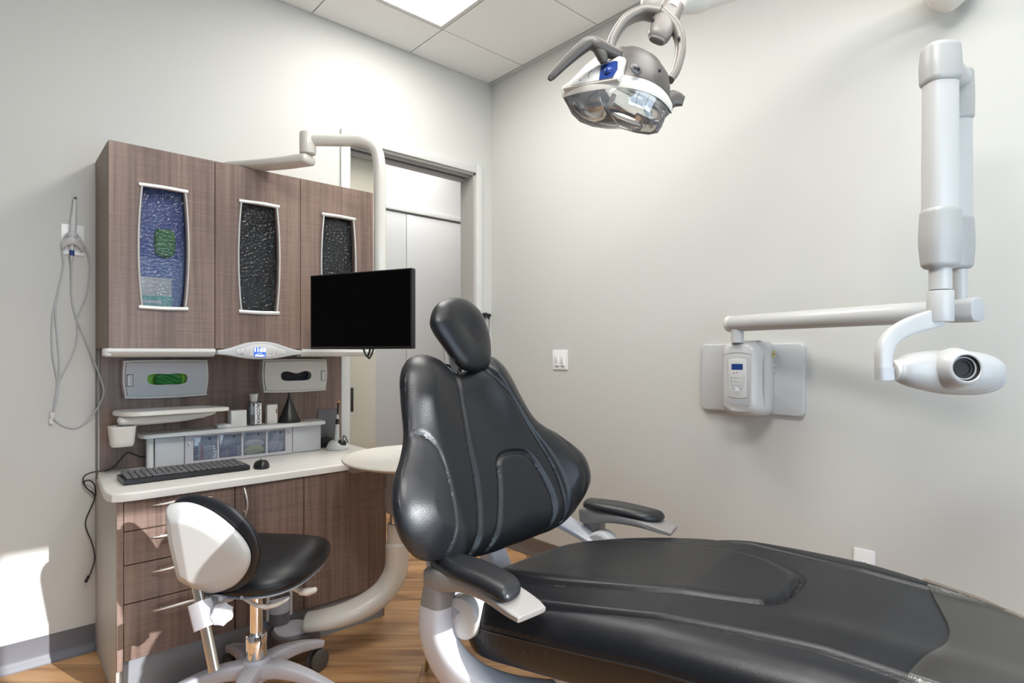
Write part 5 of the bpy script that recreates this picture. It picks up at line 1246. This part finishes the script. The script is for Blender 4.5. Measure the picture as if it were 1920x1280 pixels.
# yoke
yb = obj('yoke', [sweep([V((-1.2594, -2.0133, 2.0697)), V((-1.2518, -2.0200, 2.1075)), V((-1.2280, -2.0414, 2.1541)), V((-1.1922, -2.0734, 2.1773)), V((-1.1672, -2.1159, 2.1628))], [(.012, .020), (.013, .020), (.014, .022), (.015, .026), (.016, .030)], n=22, ex=3, up=tuple(FW)), sweep([V((-1.1672, -2.1159, 2.1628)), V((-1.1503, -2.1512, 2.1157)), V((-1.1506, -2.1644, 2.0605)), V((-1.1678, -2.1624, 1.9990)), V((-1.1847, -2.1539, 1.9685))], [(.014, .026), (.014, .020), (.013, .017), (.012, .015), (.011, .014)], n=22, ex=3, up=tuple(FW))], M['yoke'], el)
obj('yoke_hub', [sweep([V((-1.1305, -2.1286, 2.1948)), V((-1.1586, -2.1236, 2.1484)), V((-1.1885, -2.1237, 2.0972)), V((-1.1970, -2.1228, 2.0804))], [(.030, .024), (.034, .026), (.030, .022), (.022, .012)], n=24, ex=2.6, up=tuple(FW), roundcap=.3)], M['yoke'], yb)
obj('yoke_screw', [ellipsoid((-1.2080, -2.1170, 2.1353), (.004, .004, .006), 12, 8), ellipsoid((-1.1696, -2.1715, 2.0763), (.004, .004, .006), 12, 8)], M['ink'], yb)
# handle
obj('handle', [sweep([V((-1.3453, -2.1108, 1.9962)), V((-1.3671, -2.0980, 2.0030)), V((-1.3909, -2.0835, 2.0137)), V((-1.4027, -2.0728, 2.0216)), V((-1.4166, -2.0605, 2.0137)), V((-1.4445, -2.0287, 1.9790)), V((-1.4687, -2.0004, 1.9441)), V((-1.4736, -1.9959, 1.9361))], [(.012, .014), (.014, .016), (.016, .016), (.016, .015), (.015, .013), (.012, .010), (.009, .008), (.006, .006)], n=20, ex=3, up=tuple(FW), roundcap=.6), sweep([V((-1.3885, -2.0815, 2.0099)), V((-1.3814, -2.0893, 1.9855)), V((-1.3771, -2.0891, 1.9737))], [(.014, .016), (.012, .014), (.008, .012)], n=16, ex=3, up=tuple(FW))], M['taupe'], el)
# stem and ceiling arm
obj('stem', [sweep([V((-1.1435, -2.1237, 2.1715)), V((-1.1043, -2.1252, 2.2272)), V((-1.0355, -2.1331, 2.3389)), V((-0.9709, -2.1373, 2.4347))], .030, n=28, smooth=False)], M['ivory'], el)
q = V((-0.9709, -2.1373, 2.4347))
obj('lower_arm', sweep([V((-1.0098, -1.9682, 2.3263)), V((-0.8561, -2.0253, 2.3623)), V((-0.7809, -2.0658, 2.4016)), V((-0.4214, -2.2802, 2.5540)), V((-0.0834, -2.5292, 2.5080))], [(.030, .030), (.034, .036), (.036, .038), (.036, .038), (.036, .038)], n=28, up=(0, 0, 1), roundcap=.8), M['ivory'], el)
pv = V((-0.0807, -2.5316, 2.4208)); 
obj('link_block', sweep([q, V((-0.9101, -2.1112, 2.4047)), V((-0.8218, -2.0426, 2.3887))], .028, n=20), M['ivory'], el)
obj('ceiling_post', mv(lathe([(0, 0), (.012, .002), (.030, .014), (.055, .036), (.072, .060), (.074, .070), (.074, .14), (.05, .16), (.05, H - pv.z - .001), (0, H - pv.z - .001)], 40), (pv.x, pv.y, pv.z - .006)), M['ivory'], el)

# ================================================================== light and camera
sun = bpy.data.lights.new('sun', 'SUN'); sun.energy = SUN_E; sun.angle = math.radians(.55); sun.color = (.96, .985, 1)
so_ = bpy.data.objects.new('sun', sun); COL.objects.link(so_)
sd_ = V((-.285, 1, -.403)).normalized()
so_.rotation_euler = sd_.to_track_quat('-Z', 'Y').to_euler()
so_.location = (-1.5, -6, 4)
w = bpy.data.worlds.new('sky'); SC.world = w; w.use_nodes = True
bg = w.node_tree.nodes['Background']; bg.inputs['Color'].default_value = (.68, .84, 1.0, 1); bg.inputs['Strength'].default_value = SKY_E
pl_ = bpy.data.lights.new('window_daylight', 'AREA'); pl_.shape = 'RECTANGLE'; pl_.size = VX1 - WX0; pl_.size_y = WZ1 - WZ0
pl_.cycles.is_portal = True
po = bpy.data.objects.new('window_daylight', pl_); COL.objects.link(po)
po.location = ((WX0 + VX1) / 2, YB_ - .05, (WZ0 + WZ1) / 2); po.rotation_euler = (math.radians(90), 0, 0)
cam = bpy.data.cameras.new('camera'); cam.sensor_width = 36; cam.lens = 20.638; cam.shift_y = .0125; cam.clip_start = .02
co = bpy.data.objects.new('camera', cam); COL.objects.link(co)
co.location = (-2.5248, -3.0279, 1.2470); co.rotation_euler = (math.radians(90), 0, 0.840616 - PI / 2)
SC.camera = co
SC.view_settings.view_transform = 'Standard'; SC.view_settings.look = 'None'
SC.view_settings.exposure = EXPO; SC.view_settings.gamma = 1
SC.view_settings.use_curve_mapping = False
SC.cycles.max_bounces = 8; SC.cycles.diffuse_bounces = 5; SC.cycles.glossy_bounces = 4; SC.cycles.transparent_max_bounces = 12
SC.cycles.use_denoising = True
SC.cycles.sample_clamp_indirect = 6
SC.cycles.caustics_reflective = False; SC.cycles.caustics_refractive = False
